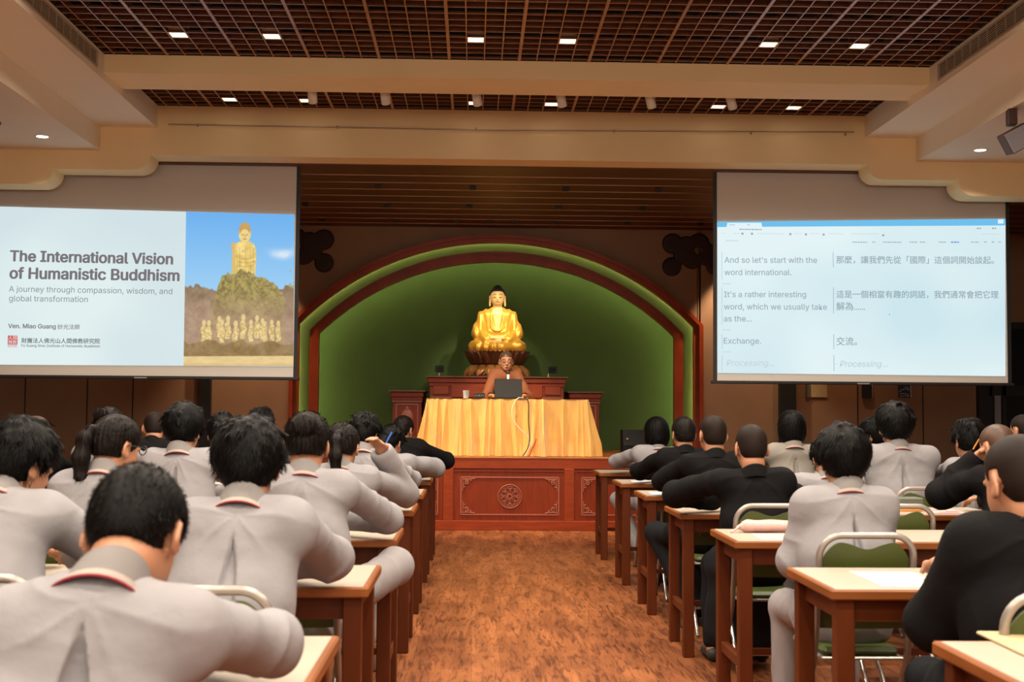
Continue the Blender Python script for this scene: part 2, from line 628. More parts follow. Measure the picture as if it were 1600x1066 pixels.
def nets(f, lo, h):
    s = f < 0
    nx, ny, nz = f.shape
    c = np.zeros((nx - 1, ny - 1, nz - 1), np.uint8)
    for i in (0, 1):
        for j in (0, 1):
            for k in (0, 1):
                c += s[i:nx - 1 + i, j:ny - 1 + j, k:nz - 1 + k]
    act = (c > 0) & (c < 8)
    I, J, K = np.nonzero(act)
    idx = np.full(act.shape, -1, np.int64)
    idx[I, J, K] = np.arange(len(I))
    acc = np.zeros((len(I), 3))
    cnt = np.zeros(len(I))
    corners = [(i, j, k) for i in (0, 1) for j in (0, 1) for k in (0, 1)]
    val = {o: f[I + o[0], J + o[1], K + o[2]] for o in corners}
    for o in corners:
        for a in range(3):
            if o[a] == 0:
                p = list(o)
                p[a] = 1
                p = tuple(p)
                va, vb = val[o], val[p]
                m = (va < 0) != (vb < 0)
                t = np.where(m, va / np.where(m, va - vb, 1), 0)
                base = np.array(o, float)
                acc[m] += base
                acc[m, a] += t[m]
                cnt += m
    v = np.array([I, J, K]).T + acc / cnt[:, None]
    v = v * h + np.array(lo)
    Q = []
    for a in range(3):
        b, d = (a + 1) % 3, (a + 2) % 3
        sh = [nx, ny, nz]
        sl0 = [slice(1, n - 1) for n in sh]
        sl1 = [slice(1, n - 1) for n in sh]
        sl0[a] = slice(0, sh[a] - 1)
        sl1[a] = slice(1, sh[a])
        s0, s1 = s[tuple(sl0)], s[tuple(sl1)]
        for inside_first in (True, False):
            E = np.argwhere(s0 & ~s1) if inside_first else np.argwhere(~s0 & s1)
            if len(E) == 0:
                continue
            E[:, b] += 1
            E[:, d] += 1
            def cell(db, dd):
                e = E.copy()
                e[:, b] -= db
                e[:, d] -= dd
                return idx[e[:, 0], e[:, 1], e[:, 2]]
            q = np.stack([cell(1, 1), cell(0, 1), cell(0, 0), cell(1, 0)], 1)
            if not inside_first:
                q = q[:, ::-1]
            Q.append(q)
    return v, np.concatenate(Q)


def wrinkle(P, seed, freq, amp):
    """soft cloth undulation from a few warped waves"""
    r = np.random.RandomState(seed)
    out = np.zeros(len(P))
    for i in range(5):
        k = r.normal(size=3)
        k /= np.linalg.norm(k)
        k *= freq * r.uniform(0.6, 1.7)
        w = r.normal(size=3)
        w /= np.linalg.norm(w)
        out += np.sin(P @ k + r.uniform(0, 6.28) + 1.3 * np.sin(P @ (w * freq * 0.5) + r.uniform(0, 6.28)))
    return out * amp / 5 ** 0.5

# ================================================================== THE SETTING
FLOOR_Y0, FLOOR_Y1 = -5.0, 16.6
struct(MB().box(-7.5, 8.2, FLOOR_Y0, FLOOR_Y1, -0.1, 0.0).build('floor', M['floor']))
struct(MB().box(-7.6, -7.5, FLOOR_Y0, FLOOR_Y1, 0, 4.8).build('wall_left', M['walldark']))
struct(MB().box(8.2, 8.3, FLOOR_Y0, FLOOR_Y1, 0, 4.8).build('wall_right', M['walldark']))
struct(MB().box(-7.6, 8.3, FLOOR_Y0 - 0.1, FLOOR_Y0, 0, 2.1).build('wall_rear', M['walldark']))     # stops low; the open strip above is added to let fill light in
struct(MB().box(-7.6, 8.3, FLOOR_Y0, FLOOR_Y1, 4.8, 4.9).build('ceiling', M['slab']))

# egg-crate wooden ceiling between the two side soffits
CELL = 0.1405
GX0, GX1, GZ = -2.975, 3.68, 4.13


def lattice(y0, y1, ylines0):
    mb = MB()
    k = 0
    x = GX0 + 0.085
    while x < GX1:
        big = (k % 4 == 3)
        w = 0.012 if big else 0.0045
        mb.box(x - w, x + w, y0, y1, GZ, GZ + (0.055 if not big else 0.06))
        x += CELL
        k += 1
    y = ylines0
    k = 0
    while y > y0:
        if y < y1:
            joint = (k % 4 == 0)
            mb.box(GX0, GX1, y - 0.006, y + 0.006, GZ + 0.002, GZ + (0.018 if joint else 0.058))
        y -= CELL
        k += 1
    return mb


def lattice_object(mb):
    o = struct(mb.build('ceiling_lattice', M['lattice']))
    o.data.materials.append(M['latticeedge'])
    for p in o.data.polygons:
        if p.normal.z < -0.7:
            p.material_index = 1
    # shade above the lattice edges is put in as dark strips below
    return o


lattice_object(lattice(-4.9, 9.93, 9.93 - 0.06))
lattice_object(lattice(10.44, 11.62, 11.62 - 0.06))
up = MB()  # added dark strips in place of the shade around the lattice
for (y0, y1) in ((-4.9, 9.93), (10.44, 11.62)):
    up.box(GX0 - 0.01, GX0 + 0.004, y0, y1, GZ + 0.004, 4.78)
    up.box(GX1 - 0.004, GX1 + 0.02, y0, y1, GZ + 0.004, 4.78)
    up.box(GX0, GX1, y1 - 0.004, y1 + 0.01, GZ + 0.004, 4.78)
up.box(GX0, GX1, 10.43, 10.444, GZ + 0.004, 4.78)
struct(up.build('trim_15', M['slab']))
# side soffits: two stepped levels on each side
trough = M['trough']
struct(MB().box(-3.52, GX0, FLOOR_Y0, 11.62, 3.925, 4.30).build('trim_1', trough))
struct(MB().box(-7.5, -3.50, FLOOR_Y0, 11.62, 3.705, 4.10).build('trim_2', trough))
struct(MB().box(GX1 + 0.01, 4.20, FLOOR_Y0, 11.62, 3.925, 4.30).build('trim_3', trough))
struct(MB().box(4.18, 8.2, FLOOR_Y0, 11.62, 3.705, 4.10).build('trim_4', trough))
# cross beam between the two lattice fields
struct(MB().box(GX0 - 0.01, GX1 + 0.02, 9.93, 10.44, 3.985, 4.32).build('trim_5', M['cream']))


# lintel in front of the stage: its underside steps down in rounded shoulders at both sides
def shoulder(xa, xb, za, zb, n=12):
    """quarter round that drops from (xa, za) and ends level at (xb, zb)"""
    return [(xb + (xa - xb) * math.cos(t), za + (zb - za) * math.sin(t)) for t in [math.pi / 2 * i / n for i in range(n + 1)]]


low = []
low += [(-7.5, 3.378)]
low += list(reversed(shoulder(-3.925, -4.085, 3.525, 3.378)))
low += list(reversed(shoulder(-3.035, -3.19, 3.668, 3.525)))
low += shoulder(3.72, 3.86, 3.668, 3.527)
low += shoulder(4.585, 4.74, 3.527, 3.38)
low += [(8.2, 3.38)]
lin = MB()
n = len(low)
Y0L, Y1L, ZT = 11.62, 11.93, 4.35
vs = [(x, Y0L, z) for x, z in low] + [(x, Y1L, z) for x, z in low] + [(x, Y0L, ZT) for x, z in low] + [(x, Y1L, ZT) for x, z in low]
fs = []
for i in range(n - 1):
    if abs(low[i][0] - low[i + 1][0]) + abs(low[i][1] - low[i + 1][1]) < 1e-6:
        continue
    fs += [(i, i + 1, n + i + 1, n + i), (i, 2 * n + i, 2 * n + i + 1, i + 1), (n + i, n + i + 1, 3 * n + i + 1, 3 * n + i)]
lin.add(vs, fs)
struct(lin.build('trim_6', M['cream']))
# thin bronze rail on the lintel
t = MB().tube([(-2.87, 11.60, 3.955), (0.3, 11.60, 3.942), (3.58, 11.60, 3.975)], 0.006, 6)
for x in (-2.6, -1.3, 0.0, 1.3, 2.6, 3.5):
    t.box(x - 0.008, x + 0.008, 11.60, 11.625, 3.94, 3.965)
rail = t.build('curtain_rail', M['bronzerail'])
tag(rail, 'thin bronze rail fixed along the cream lintel above the stage', 'rail')

# air vents in the inner faces of the soffits
def air_vent(xf, sgn, label):
    r = empty('air_vent', (xf, 0, 0))
    tag(r, label, 'vent', 'long ceiling air vents')
    f = MB()
    a, b = (0.0, 0.014) if sgn > 0 else (-0.014, 0.0)
    for (z0, z1) in ((3.965, 3.978), (4.085, 4.098)):
        f.box(a, b, 5.0, 9.72, z0, z1)
    for y in (5.0, 9.707):
        f.box(a, b, y, y + 0.013, 3.978, 4.085)
    f.build('vent_frame', M['vent'], r)
    s = MB()
    for i in range(6):
        z = 3.985 + i * 0.0165
        s.box(a * 0.6, b * 0.6, 5.0, 9.71, z, z + 0.007)
    y = 5.2
    while y < 9.7:
        s.box(a * 0.7, b * 0.7, y, y + 0.006, 3.978, 4.085)
        y += 0.155
    s.build('grille', M['vent'], r)
    bk = MB().box(a * 0.15 if sgn > 0 else a * 0.3, b * 0.3 if sgn > 0 else b * 0.15, 5.01, 9.705, 3.978, 4.085)
    bk.build('vent_back', M['void'], r)
    return r


air_vent(GX0, 1, 'long slatted air vent in the left soffit beside the wooden lattice ceiling')
air_vent(GX1 + 0.01, -1, 'long slatted air vent in the right soffit beside the wooden lattice ceiling')


# ------------------------------------------------------------------ recessed lamps
def area_lamp(x, y, z, power, size=0.11, parent=None, spread=math.radians(130)):
    d = bpy.data.lights.new('lamp_light', 'AREA')
    d.shape = 'SQUARE'
    d.size = size
    d.energy = power
    d.color = WARM
    d.spread = spread
    o = bpy.data.objects.new('lamp_light', d)
    COL.objects.link(o)
    o.location = (x, y, z)
    if parent is not None:
        o.parent = parent
    return o


XS = [-2.26, -1.56, 0.01, 0.72, 2.275, 2.985]
lampx = []
for x in XS:                                   # centre of the lattice cell nearest to each lamp
    k = round((x - (GX0 + 0.085)) / CELL - 0.5)
    lampx.append(GX0 + 0.085 + (k + 0.5) * CELL)


def cell_y(yref, y):
    k = round((yref - y) / CELL - 0.5)
    return yref - (k + 0.5) * CELL


proto = None
NTH = ['leftmost', 'second from the left', 'third from the left', 'third from the right', 'second from the right', 'rightmost']
for row, (yref, y) in enumerate(((9.87, 9.43), (11.56, 11.36))):
    yc = cell_y(yref, y)
    for i, x in enumerate(lampx):
        if proto is None:
            proto = empty('recessed_lamp', (0, 0, 0))
            hs = MB()
            w = 0.064
            for (a, b, c, d) in ((-w, w, -w, -w + .004), (-w, w, w - .004, w), (-w, -w + .004, -w, w), (w - .004, w, -w, w)):
                hs.box(a, b, c, d, GZ + 0.004, GZ + 0.12)
            hs.build('lamp_housing', M['lampwhite'], proto)
            MB().box(-0.06, 0.06, -0.06, 0.06, GZ + 0.070, GZ + 0.075).build('diffuser', M['diffuser'], proto)
            o = proto
        else:
            o = copy_tree(proto)
        o.location = (x, yc, 0)
        where = 'before the cross beam' if row == 0 else 'between cross beam and lintel'
        tag(o, 'lit square lamp %s, %s in its row' % (where, NTH[i]), 'ceiling light', 'recessed lamps in the lattice ceiling')
        area_lamp(x, yc, GZ - 0.01, HALL_LAMP_W * (0.8 if row == 0 else 0.07), spread=math.radians(150 if row == 0 else 44))
for y in (7.5, 5.6, 3.7, 1.8, -0.1, -2.0):      # the same lamps further back in the hall, above and behind the camera
    for x in lampx:
        area_lamp(x, y, GZ - 0.01, HALL_LAMP_W, spread=math.radians(165))


# round downlights in the low soffits
def downlight(x, y, label):
    r = empty('downlight', (x, y, 3.705))
    tag(r, label, 'ceiling light', 'round downlights in the side soffits')
    MB().lathe([(0.05, 0.0), (0.062, -0.004), (0.064, 0.0)], n=24, cap=False).build('rim', M['lampwhite'], r)
    MB().lathe([(0.0005, -0.002), (0.05, -0.002)], n=24, cap=False).build('bulb', M['downglow'], r)
    area_lamp(x, y, 3.69, 9.0, 0.09)


downlight(-3.84, 11.06, 'small round lit downlight in the left cream soffit')
downlight(4.575, 11.08, 'small round lit downlight in the right cream soffit')
for y in (7.6, 4.2, 0.8):
    area_lamp(-3.84, y, 3.69, 9.0, 0.09)
    area_lamp(4.575, y, 3.69, 9.0, 0.09)

# white track spotlights behind the cross beam
proto = None
TN = ['first from the left', 'second from the left', 'third from the left', 'third from the right', 'second from the right', 'rightmost']
for i, x in enumerate((-1.40, -0.785, -0.005, 0.715, 1.48, 2.175)):
    if proto is None:
        proto = empty('track_spotlight')
        MB().box(-0.05, 0.05, -0.018, 0.018, 4.075, 4.125).build('mount', M['lampwhite'], proto)
        MB().tube([(0, 0, 4.075), (0, 0.01, 4.02)], 0.010, 8).build('stem', M['lampwhite'], proto)
        a = Vector((0.0, 0.03, 4.055))
        b = Vector((0.025, 0.10, 3.945))
        dr = (b - a).normalized()
        mb = MB().tube([a, a + dr * 0.004, b - dr * 0.004, b], [0.036, 0.040, 0.040, 0.036], 18)
        mb.build('lamp_can', M['lampwhite'], proto)
        o = proto
    else:
        o = copy_tree(proto)
    o.location = (x, 10.56, 0)
    o.rotation_euler = (0, 0, (i - 2.5) * -0.12)
    tag(o, 'white cylindrical track spotlight behind the cross beam, ' + TN[i], 'spotlight', 'white track spotlights')

# ceiling loudspeakers on brackets, at both sides
def hung_speaker(x, y, rz, label):
    r = empty('hanging_speaker', (x, y, 3.705), rz)
    tag(r, label, 'loudspeaker', 'loudspeakers under the side soffits')
    b = MB().box(-0.035, 0.035, 0.02, 0.10, -0.13, 0.0, 0.006)
    b.build('bracket', M['bracket'], r)
    sg_ = 1 if x > 0 else -1
    c = MB().box(-0.13, 0.13, -0.09, 0.11, -0.10, 0.10, 0.008)
    o = c.build('cabinet', M['bracket'], r)
    g = MB().box(-0.124, 0.124, -0.098, -0.086, -0.094, 0.094, 0.003)
    g2 = g.build('grille', M['speakergrey'], r)
    for q in (o, g2):
        q.location = (0.03 * sg_, 0, -0.245)
        q.scale = (0.85, 0.85, 0.85)
        q.rotation_euler = (0.15, -0.50 * sg_, 0)
    return r


hung_speaker(4.19, 9.50, -0.15, 'grey loudspeaker tilted under the right soffit beside the downlight')
hung_speaker(-3.74, 9.50, 0.15, 'grey loudspeaker tilted under the left soffit at the picture edge')

# ------------------------------------------------------------------ stage ceiling with small spots
pc = MB()
ys = [11.93, 12.42, 12.82, 13.22, 13.63, 14.05, 14.47, 14.87, 15.25, 15.64, 16.02, 16.6]
for a, b in zip(ys[:-1], ys[1:]):
    pc.box(-7.5, 8.2, a + 0.012, b, 3.66, 3.70)
    pc.box(-7.5, 8.2, a, a + 0.012, 3.672, 3.70)
struct(pc.build('stage_ceiling', M['plank']))
bd = MB()
for a in ys[1:-1]:
    bd.box(-7.5, 8.2, a - 0.002, a + 0.014, 3.652, 3.665)
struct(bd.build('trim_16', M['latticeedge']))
SP = [(-1.94, 13.02), (-1.015, 13.0), (-0.03, 13.0), (0.947, 13.0), (1.921, 12.96), (-1.935, 14.18), (-1.009, 14.2), (-0.068, 14.2), (0.957, 14.2),
      (1.913, 14.18), (-1.886, 15.3), (-0.993, 15.32), (-0.233, 15.33), (0.181, 15.33), (0.49, 15.34), (1.028, 15.35), (1.889, 15.34), (2.797, 15.32)]
proto = None
RW = {13: 'front', 14: 'middle', 15: 'rear'}
count = {}
for x, y in SP:
    if x < -1.8 and y < 13.5:
        continue
    if proto is None:
        proto = empty('ceiling_spot')
        MB().box(-0.036, 0.036, -0.036, 0.036, -0.035, 0.0, 0.004).build('spot_housing', M['black'], proto)
        MB().lathe([(0.001, -0.0365), (0.024, -0.0365)], n=14, cap=False).build('lens', M['glass'], proto)
        o = proto
    else:
        o = copy_tree(proto)
    o.location = (x, y, 3.66)
    rw = RW[int(round(y - 0.2 if y > 14 else y))]
    count[rw] = count.get(rw, 0) + 1
    od = ['first', 'second', 'third', 'fourth', 'fifth', 'sixth', 'seventh', 'eighth'][count[rw] - 1]
    tag(o, 'small square black spot in the stage ceiling, %s from the left, %s row' % (od, rw), 'spotlight', 'square black spots in the stage ceiling')


def spot(loc, target, power, angle, col=WARM, size=0.03, blend=0.5):
    d = bpy.data.lights.new('spot_light', 'SPOT')
    d.energy = power
    d.color = col
    d.spot_size = math.radians(angle)
    d.spot_blend = blend
    d.shadow_soft_size = size
    o = bpy.data.objects.new('spot_light', d)
    COL.objects.link(o)
    o.location = loc
    o.rotation_euler = (Vector(target) - Vector(loc)).to_track_quat('-Z', 'Y').to_euler()
    return o


# spots that are switched on, followed by added ones for the back wall
GOLDEN = (1.0, 0.80, 0.52)
spot((-0.068, 14.2, 3.60), (0.24, 15.55, 2.42), 106, 27, col=GOLDEN, blend=1.0)
spot((0.957, 14.2, 3.60), (0.33, 15.55, 2.42), 106, 27, col=GOLDEN, blend=1.0)
spot((-0.03, 13.0, 3.60), (0.36, 14.70, 1.75), 290, 26, blend=0.9)
spot((0.947, 13.0, 3.60), (0.28, 15.5, 2.22), 116, 19, col=GOLDEN, blend=1.0)
spot((0.40, 12.9, 3.60), (0.40, 13.95, 1.0), 116, 70, col=GOLDEN, blend=0.8)
spot((-1.015, 13.0, 3.60), (-0.25, 13.9, 1.0), 134, 62, col=GOLDEN, blend=0.8)
spot((1.921, 12.96, 3.60), (1.05, 13.9, 1.0), 134, 62, col=GOLDEN, blend=0.8)
spot((1.913, 14.18, 3.60), (1.35, 15.2, 1.2), 45, 50, blend=0.8)
spot((-1.009, 14.2, 3.60), (-0.75, 15.2, 1.2), 45, 50, blend=0.8)
spot((3.30, 15.50, 3.60), (3.35, 15.80, 1.9), 170, 64, col=(1.0, 0.74, 0.47), blend=0.5)
spot((-2.70, 15.50, 3.60), (-2.75, 15.80, 1.9), 150, 64, col=(1.0, 0.74, 0.47), blend=0.5)
spot((4.35, 15.25, 3.60), (4.40, 15.97, 1.5), 60, 60, col=(1.0, 0.55, 0.28), blend=0.9)  # added spots without housing, brighten the wall near the posts
spot((-2.9, 15.25, 3.60), (-3.0, 15.97, 1.5), 60, 60, col=(1.0, 0.55, 0.28), blend=0.9)
spot((-4.6, 15.1, 3.60), (-4.8, 15.97, 1.3), 14, 80, col=(1.0, 0.66, 0.42), blend=0.9)  # added weak spots without housing, lift the dark wall under the screens
spot((5.6, 15.1, 3.60), (5.5, 15.97, 1.3), 10, 80, col=(1.0, 0.66, 0.42), blend=0.9)
# the white track spotlights of the hall, aimed at the stage
spot((0.715, 10.70, 3.94), (0.35, 13.76, 0.25), 170, 28, blend=0.9)
spot((-0.785, 10.70, 3.94), (-0.6, 13.76, 0.3), 110, 28, blend=0.9)
spot((1.48, 10.70, 3.94), (1.4, 13.76, 0.3), 110, 28, blend=0.9)
spot((-1.94, 13.02, 3.60), (0.1, 13.85, 1.0), 376, 46, col=GOLDEN, blend=0.9)

# ------------------------------------------------------------------ back wall with the arched niche
XA = 0.295


def arch(hw, zs, zt, n=48, zb=0.0):
    """polyline: up the left post, over the arc, down the right post"""
    h = zt - zs
    R = (hw * hw + h * h) / (2 * h)
    zc = zt - R
    a0 = math.asin(hw / R)
    pts = [(XA - hw, zb), (XA - hw, zs)]
    for i in range(1, n):
        a = -a0 + 2 * a0 * i / n
        pts.append((XA + R * math.sin(a), zc + R * math.cos(a)))
    pts += [(XA + hw, zs), (XA + hw, zb)]
    return pts


O_out = arch(2.637, 2.42, 3.565)
O_mid = arch(2.585, 2.41, 3.515)
O_in = arch(2.52, 2.395, 3.458)
I_out = arch(2.39, 2.315, 3.35)
I_mid = arch(2.34, 2.30, 3.29)
I_in = arch(2.272, 2.27, 3.212)
YW = 15.97
wl = MB()
# wall on both sides and above the arch opening
wl.box(-7.5, XA - 2.60, YW, YW + 0.06, 0, 3.68)
wl.box(XA + 2.60, 8.2, YW, YW + 0.06, 0, 3.68)
top = [p for p in O_mid[1:-1]]
n = len(top)
vs = [(x, YW, z) for x, z in top] + [(x, YW, 3.68) for x, z in top]
wl.add(vs, [(i, i + 1, n + i + 1, n + i) for i in range(n - 1)])
wl.box(XA - 2.62, XA - 2.575, YW, YW + 0.06, 2.0, 3.68)
wl.box(XA + 2.575, XA + 2.62, YW, YW + 0.06, 2.0, 3.68)
struct(wl.build('wall_back', M['wall']))
# panel joints of the wall under the screens
jt = MB()
for x in (-6.55, -5.667, -4.889, -4.318, 4.95, 5.8):
    jt.box(x - 0.008, x + 0.008, YW - 0.004, YW + 0.002, 0, 3.66)
struct(jt.build('trim_7', M['black']))
# black posts
for i, (a, b) in enumerate(((-3.462, -3.325), (3.918, 4.126), (6.497, 6.631))):
    struct(MB().box(a, b, YW - 0.10, YW, 0, 3.66).build('trim_%d' % (8 + i), M['black']))
# glazed dark door at the far right
dr = struct(MB().box(6.64, 7.9, YW - 0.03, YW - 0.005, 0, 2.5).build('door_1', M['glass']))
fr = MB()
for x in (6.64, 6.82, 7.35, 7.86):
    fr.box(x, x + 0.05, YW - 0.05, YW - 0.005, 0, 2.5)
fr.box(6.64, 7.9, YW - 0.05, YW - 0.005, 2.42, 2.5)
fr.box(6.64, 7.9, YW - 0.05, YW - 0.005, 1.55, 1.68)
fr.build('door_frame', M['black'], dr)
MB().box(6.72, 6.80, YW - 0.045, YW - 0.03, 0, 2.42).build('door_edge', M['speakergrey'], dr)

# outer and inner timber frames, green reveal, green niche
f = MB()
f.strip_y(O_out, O_mid, 15.86, 15.99)
f.strip_y(O_mid, O_in, 15.90, 15.99)
struct(f.build('trim_11', M['mahogframe']))
f = MB()
f.strip_y(I_out, I_mid, 15.95, 16.03)
f.strip_y(I_mid, I_in, 15.92, 16.03)
struct(f.build('trim_12', M['mahogframe']))
struct(MB().strip_y(arch(2.63, 2.42, 3.56), arch(2.33, 2.29, 3.28), 16.07, 16.09).build('wall_reveal', M['green']))
struct(MB().box(-2.6, 3.2, 16.36, 16.42, 0, 3.9).build('wall_niche', M['green']))
sd = MB()
for a, b in ((arch(2.62, 2.42, 3.55), arch(2.60, 2.41, 3.53)),):
    sd.strip_y(a, b, 16.09, 16.36)
struct(sd.build('wall_niche_side', M['green']))


def led(path, y, r, name):
    m = MB().tube([(x, y, z) for x, z in path], r, 6)
    o = m.build(name, M['coveled'])
    return o


struct(led(arch(2.575, 2.415, 3.51, zb=0.9), 16.02, 0.005, 'trim_13'))
struct(led(arch(2.36, 2.31, 3.31, zb=0.9), 16.13, 0.007, 'trim_14'))


# carved clouds on the wall beside the arch
def cloud(cx, flip, label):
    r = empty('cloud_ornament', (cx, YW, 3.32))
    tag(r, label, 'wall ornament', 'carved clouds beside the arch')
    F = Field((-0.48, -0.06, -0.36), (0.48, 0.02, 0.36), 0.010)
    for (x, z, q) in ((-0.24, 0.16, 0.135), (-0.06, 0.14, 0.12), (0.10, 0.16, 0.14), (-0.25, -0.14, 0.125), (0.02, -0.02, 0.15), (0.22, 0.02, 0.15), (0.30, -0.14, 0.10), (-0.10, 0.02, 0.13)):
        x = -x if flip else x
        F.ell((x, 0.0, z), (q, 0.060, q), k=0.012)
    for (x, z, q) in ((0.09, 0.07, 0.052),):
        x = -x if flip else x
        F.cone((x, -0.08, z), (x, 0.02, z), q, q, k=0.01, cut=True)
    F.f = np.maximum(F.f, (-0.034 - F.ax[1])[None, :, None]).astype(np.float32)
    link('cloud_relief', F.mesh('cloud_relief'), M['cloud'], r)
    for (x, z, q) in ((-0.24, 0.16, 0.09), (-0.25, -0.14, 0.08), (0.10, 0.16, 0.085)):
        x = -x if flip else x
        s = MB()
        pts = []
        for i in range(34):
            a = i / 33 * 3.6 * math.pi
            rr = q * (1 - i / 40)
            pts.append((x + rr * math.cos(a), -0.034, z + rr * math.sin(a)))
        s.tube(pts, 0.005, 5)
        s.build('scroll', M['cloud'], r)
    return r


cloud(2.79, False, 'dark carved wooden cloud on the wall right of the arch')
cloud(-2.18, True, 'dark carved wooden cloud on the wall left of the arch')

# small black outlet plates on the green niche wall
for x, lab in ((-0.45, 'small black plate on the green niche wall left of the statue'), (1.035, 'small black plate on the green niche wall right of the statue')):
    r = empty('wall_plate', (x, 16.36, 1.85))
    tag(r, lab, 'wall plate', 'black plates on the niche wall')
    MB().box(-0.055, 0.055, -0.014, 0, -0.042, 0.042, 0.006).build('plate', M['black'], r)
    MB().box(-0.036, 0.036, -0.017, -0.013, -0.022, 0.022, 0.002).build('socket_face', M['blackmatte'], r)

# notices on the back wall under the right screen
def notice(x0, x1, z0, z1, label, builder):
    r = empty('wall_notice', ((x0 + x1) / 2, YW, (z0 + z1) / 2))
    tag(r, label, 'notice')
    builder(r, (x1 - x0) / 2, (z1 - z0) / 2)


def n1(r, a, b):
    MB().box(-a, -a + 0.05, -0.02, 0, -b, b).build('side_strip', M['greycard'], r)
    MB().box(-a + 0.06, a, -0.012, 0, -b, b + 0.04).build('sheet', M['folder'], r)


def n2(r, a, b):
    MB().box(-a, a - 0.02, -0.05, 0, -b, b, 0.005).build('box_body', M['blackmatte'], r)
    MB().box(a - 0.012, a, -0.02, 0, -b, b + 0.1).build('side_strip', M['whiteplastic'], r)


def n3(r, a, b):
    MB().box(-a, a, -0.010, 0, -b, b + 0.06).build('sheet', M['posterblue'], r)
    m = MB()
    m.box(a - 0.008, a, -0.012, -0.009, -b, b + 0.05)
    for (p, q, c, d) in ((-0.07, -0.01, 0.0, 0.03), (0.0, 0.03, 0.06, 0.01), (-0.07, -0.05, -0.02, -0.03), (-0.02, -0.03, 0.06, -0.055), (-0.06, -0.07, 0.05, -0.062), (0.0, 0.055, 0.06, 0.03)):
        m.tube([(p, -0.012, q), ((p + c) / 2, -0.012, (q + d) / 2 + 0.012), (c, -0.012, d)], 0.003, 5)
    m.build('line_drawing', M['whiteplastic'], r)


notice(4.276, 4.55, 1.511, 1.682, 'cream paper notice on the back wall under the right screen', n1)
notice(5.002, 5.142, 1.507, 1.688, 'dark box with a white edge strip under the right screen', n2)
notice(5.478, 5.644, 1.515, 1.675, 'dark blue poster with pale lines under the right screen', n3)

# ================================================================== PROJECTION SCREENS
def projection_screen(xa, xb, label):
    r = empty('projection_screen', ((xa + xb) / 2, 12.06, 1.60))
    tag(r, label, 'projection screen', 'hanging projection screens')
    cx = (xa + xb) / 2
    MB().box(xa - cx, xb - cx, -0.002, 0.002, 0.015, 2.10).build('fabric', M['screenfab'], r)
    for s in (-1, 1):
        e = (xb - cx) * s
        MB().box(min(e, e + s * 0.038), max(e, e + s * 0.038), -0.003, 0.003, 0.015, 2.10).build('border', M['black'], r)
    b = MB().box(xa - cx - 0.06, xb - cx + 0.06, -0.016, 0.016, -0.012, 0.018, 0.006).build('bottom_bar', M['black'], r)
    MB().box(-0.06, 0.06, -0.019, -0.015, -0.006, 0.006).build('badge', M['speakergrey'], b)
    k = MB().tube([(xa - cx - 0.1, 0, 2.10), (xb - cx + 0.1, 0, 2.10)], 0.035, 14)
    k.build('roller_tube', M['black'], r)
    return r


def flat(name, quad, y, material, parent):
    me = bpy.data.meshes.new(name)
    me.from_pydata([(x, y, z) for x, z in quad], [], [(0, 1, 2, 3)])
    o = link(name, me, material)
    keep_world(o, parent)
    return o


def keep_world(o, parent):
    p = parent
    off = Vector((0, 0, 0))
    while p is not None:
        off += p.location
        p = p.parent
    o.parent = parent
    o.location = o.location - off
    return o


def soft_page(name, c0, c1, scale=0.8):
    """faintly uneven projector white"""
    m = bpy.data.materials.new(name)
    m.use_nodes = True
    nt = m.node_tree
    nt.nodes.remove(nt.nodes['Principled BSDF'])
    e = nt.nodes.new('ShaderNodeEmission')
    tc = nt.nodes.new('ShaderNodeTexCoord')
    nz = nt.nodes.new('ShaderNodeTexNoise')
    nz.inputs['Scale'].default_value = scale
    nz.inputs['Detail'].default_value = 1
    r = nt.nodes.new('ShaderNodeValToRGB')
    r.color_ramp.elements[0].position = 0.35
    r.color_ramp.elements[1].position = 0.65
    r.color_ramp.elements[0].color = (*c0, 1)
    r.color_ramp.elements[1].color = (*c1, 1)
    nt.links.new(tc.outputs['Object'], nz.inputs['Vector'])
    nt.links.new(nz.outputs['Fac'], r.inputs[0])
    e.inputs[1].default_value = 2 ** -EXPO
    nt.links.new(r.outputs[0], e.inputs[0])
    nt.links.new(e.outputs[0], nt.nodes['Material Output'].inputs[0])
    return m


M['page_l'] = soft_page('slide_white', srgb(210, 226, 230), srgb(226, 240, 240))
M['page_r'] = soft_page('browser_white', srgb(206, 231, 238), srgb(228, 244, 246))
M['ink_title'] = emit('title_ink', srgb(122, 116, 120))
M['ink_sub'] = emit('subtitle_ink', srgb(128, 136, 140))
M['ink_small'] = emit('small_ink', srgb(134, 134, 138))
M['ink_brush'] = emit('brush_ink', srgb(92, 96, 98))
M['seal'] = emit('seal_red', srgb(205, 98, 92))
M['sealwhite'] = emit('seal_white', srgb(232, 222, 222))
M['ink_r'] = emit('caption_ink', srgb(158, 172, 180))
M['ink_c'] = emit('chinese_ink', srgb(146, 166, 174))
M['ink_pale'] = emit('pale_ink', srgb(196, 208, 214))
M['ink_pale2'] = emit('pale_ink_dot', srgb(184, 202, 210))
M['bar_r'] = emit('divider_ink', srgb(188, 208, 220))
M['bar_r2'] = emit('divider_ink_dark', srgb(164, 184, 198))
M['tabblue'] = emit('tab_bar_blue', srgb(112, 192, 238))
M['tabwhite'] = emit('tab_white', srgb(226, 244, 250))
M['icon'] = emit('icon_ink', srgb(152, 170, 180))
M['iconblue'] = emit('icon_blue', srgb(130, 160, 220))

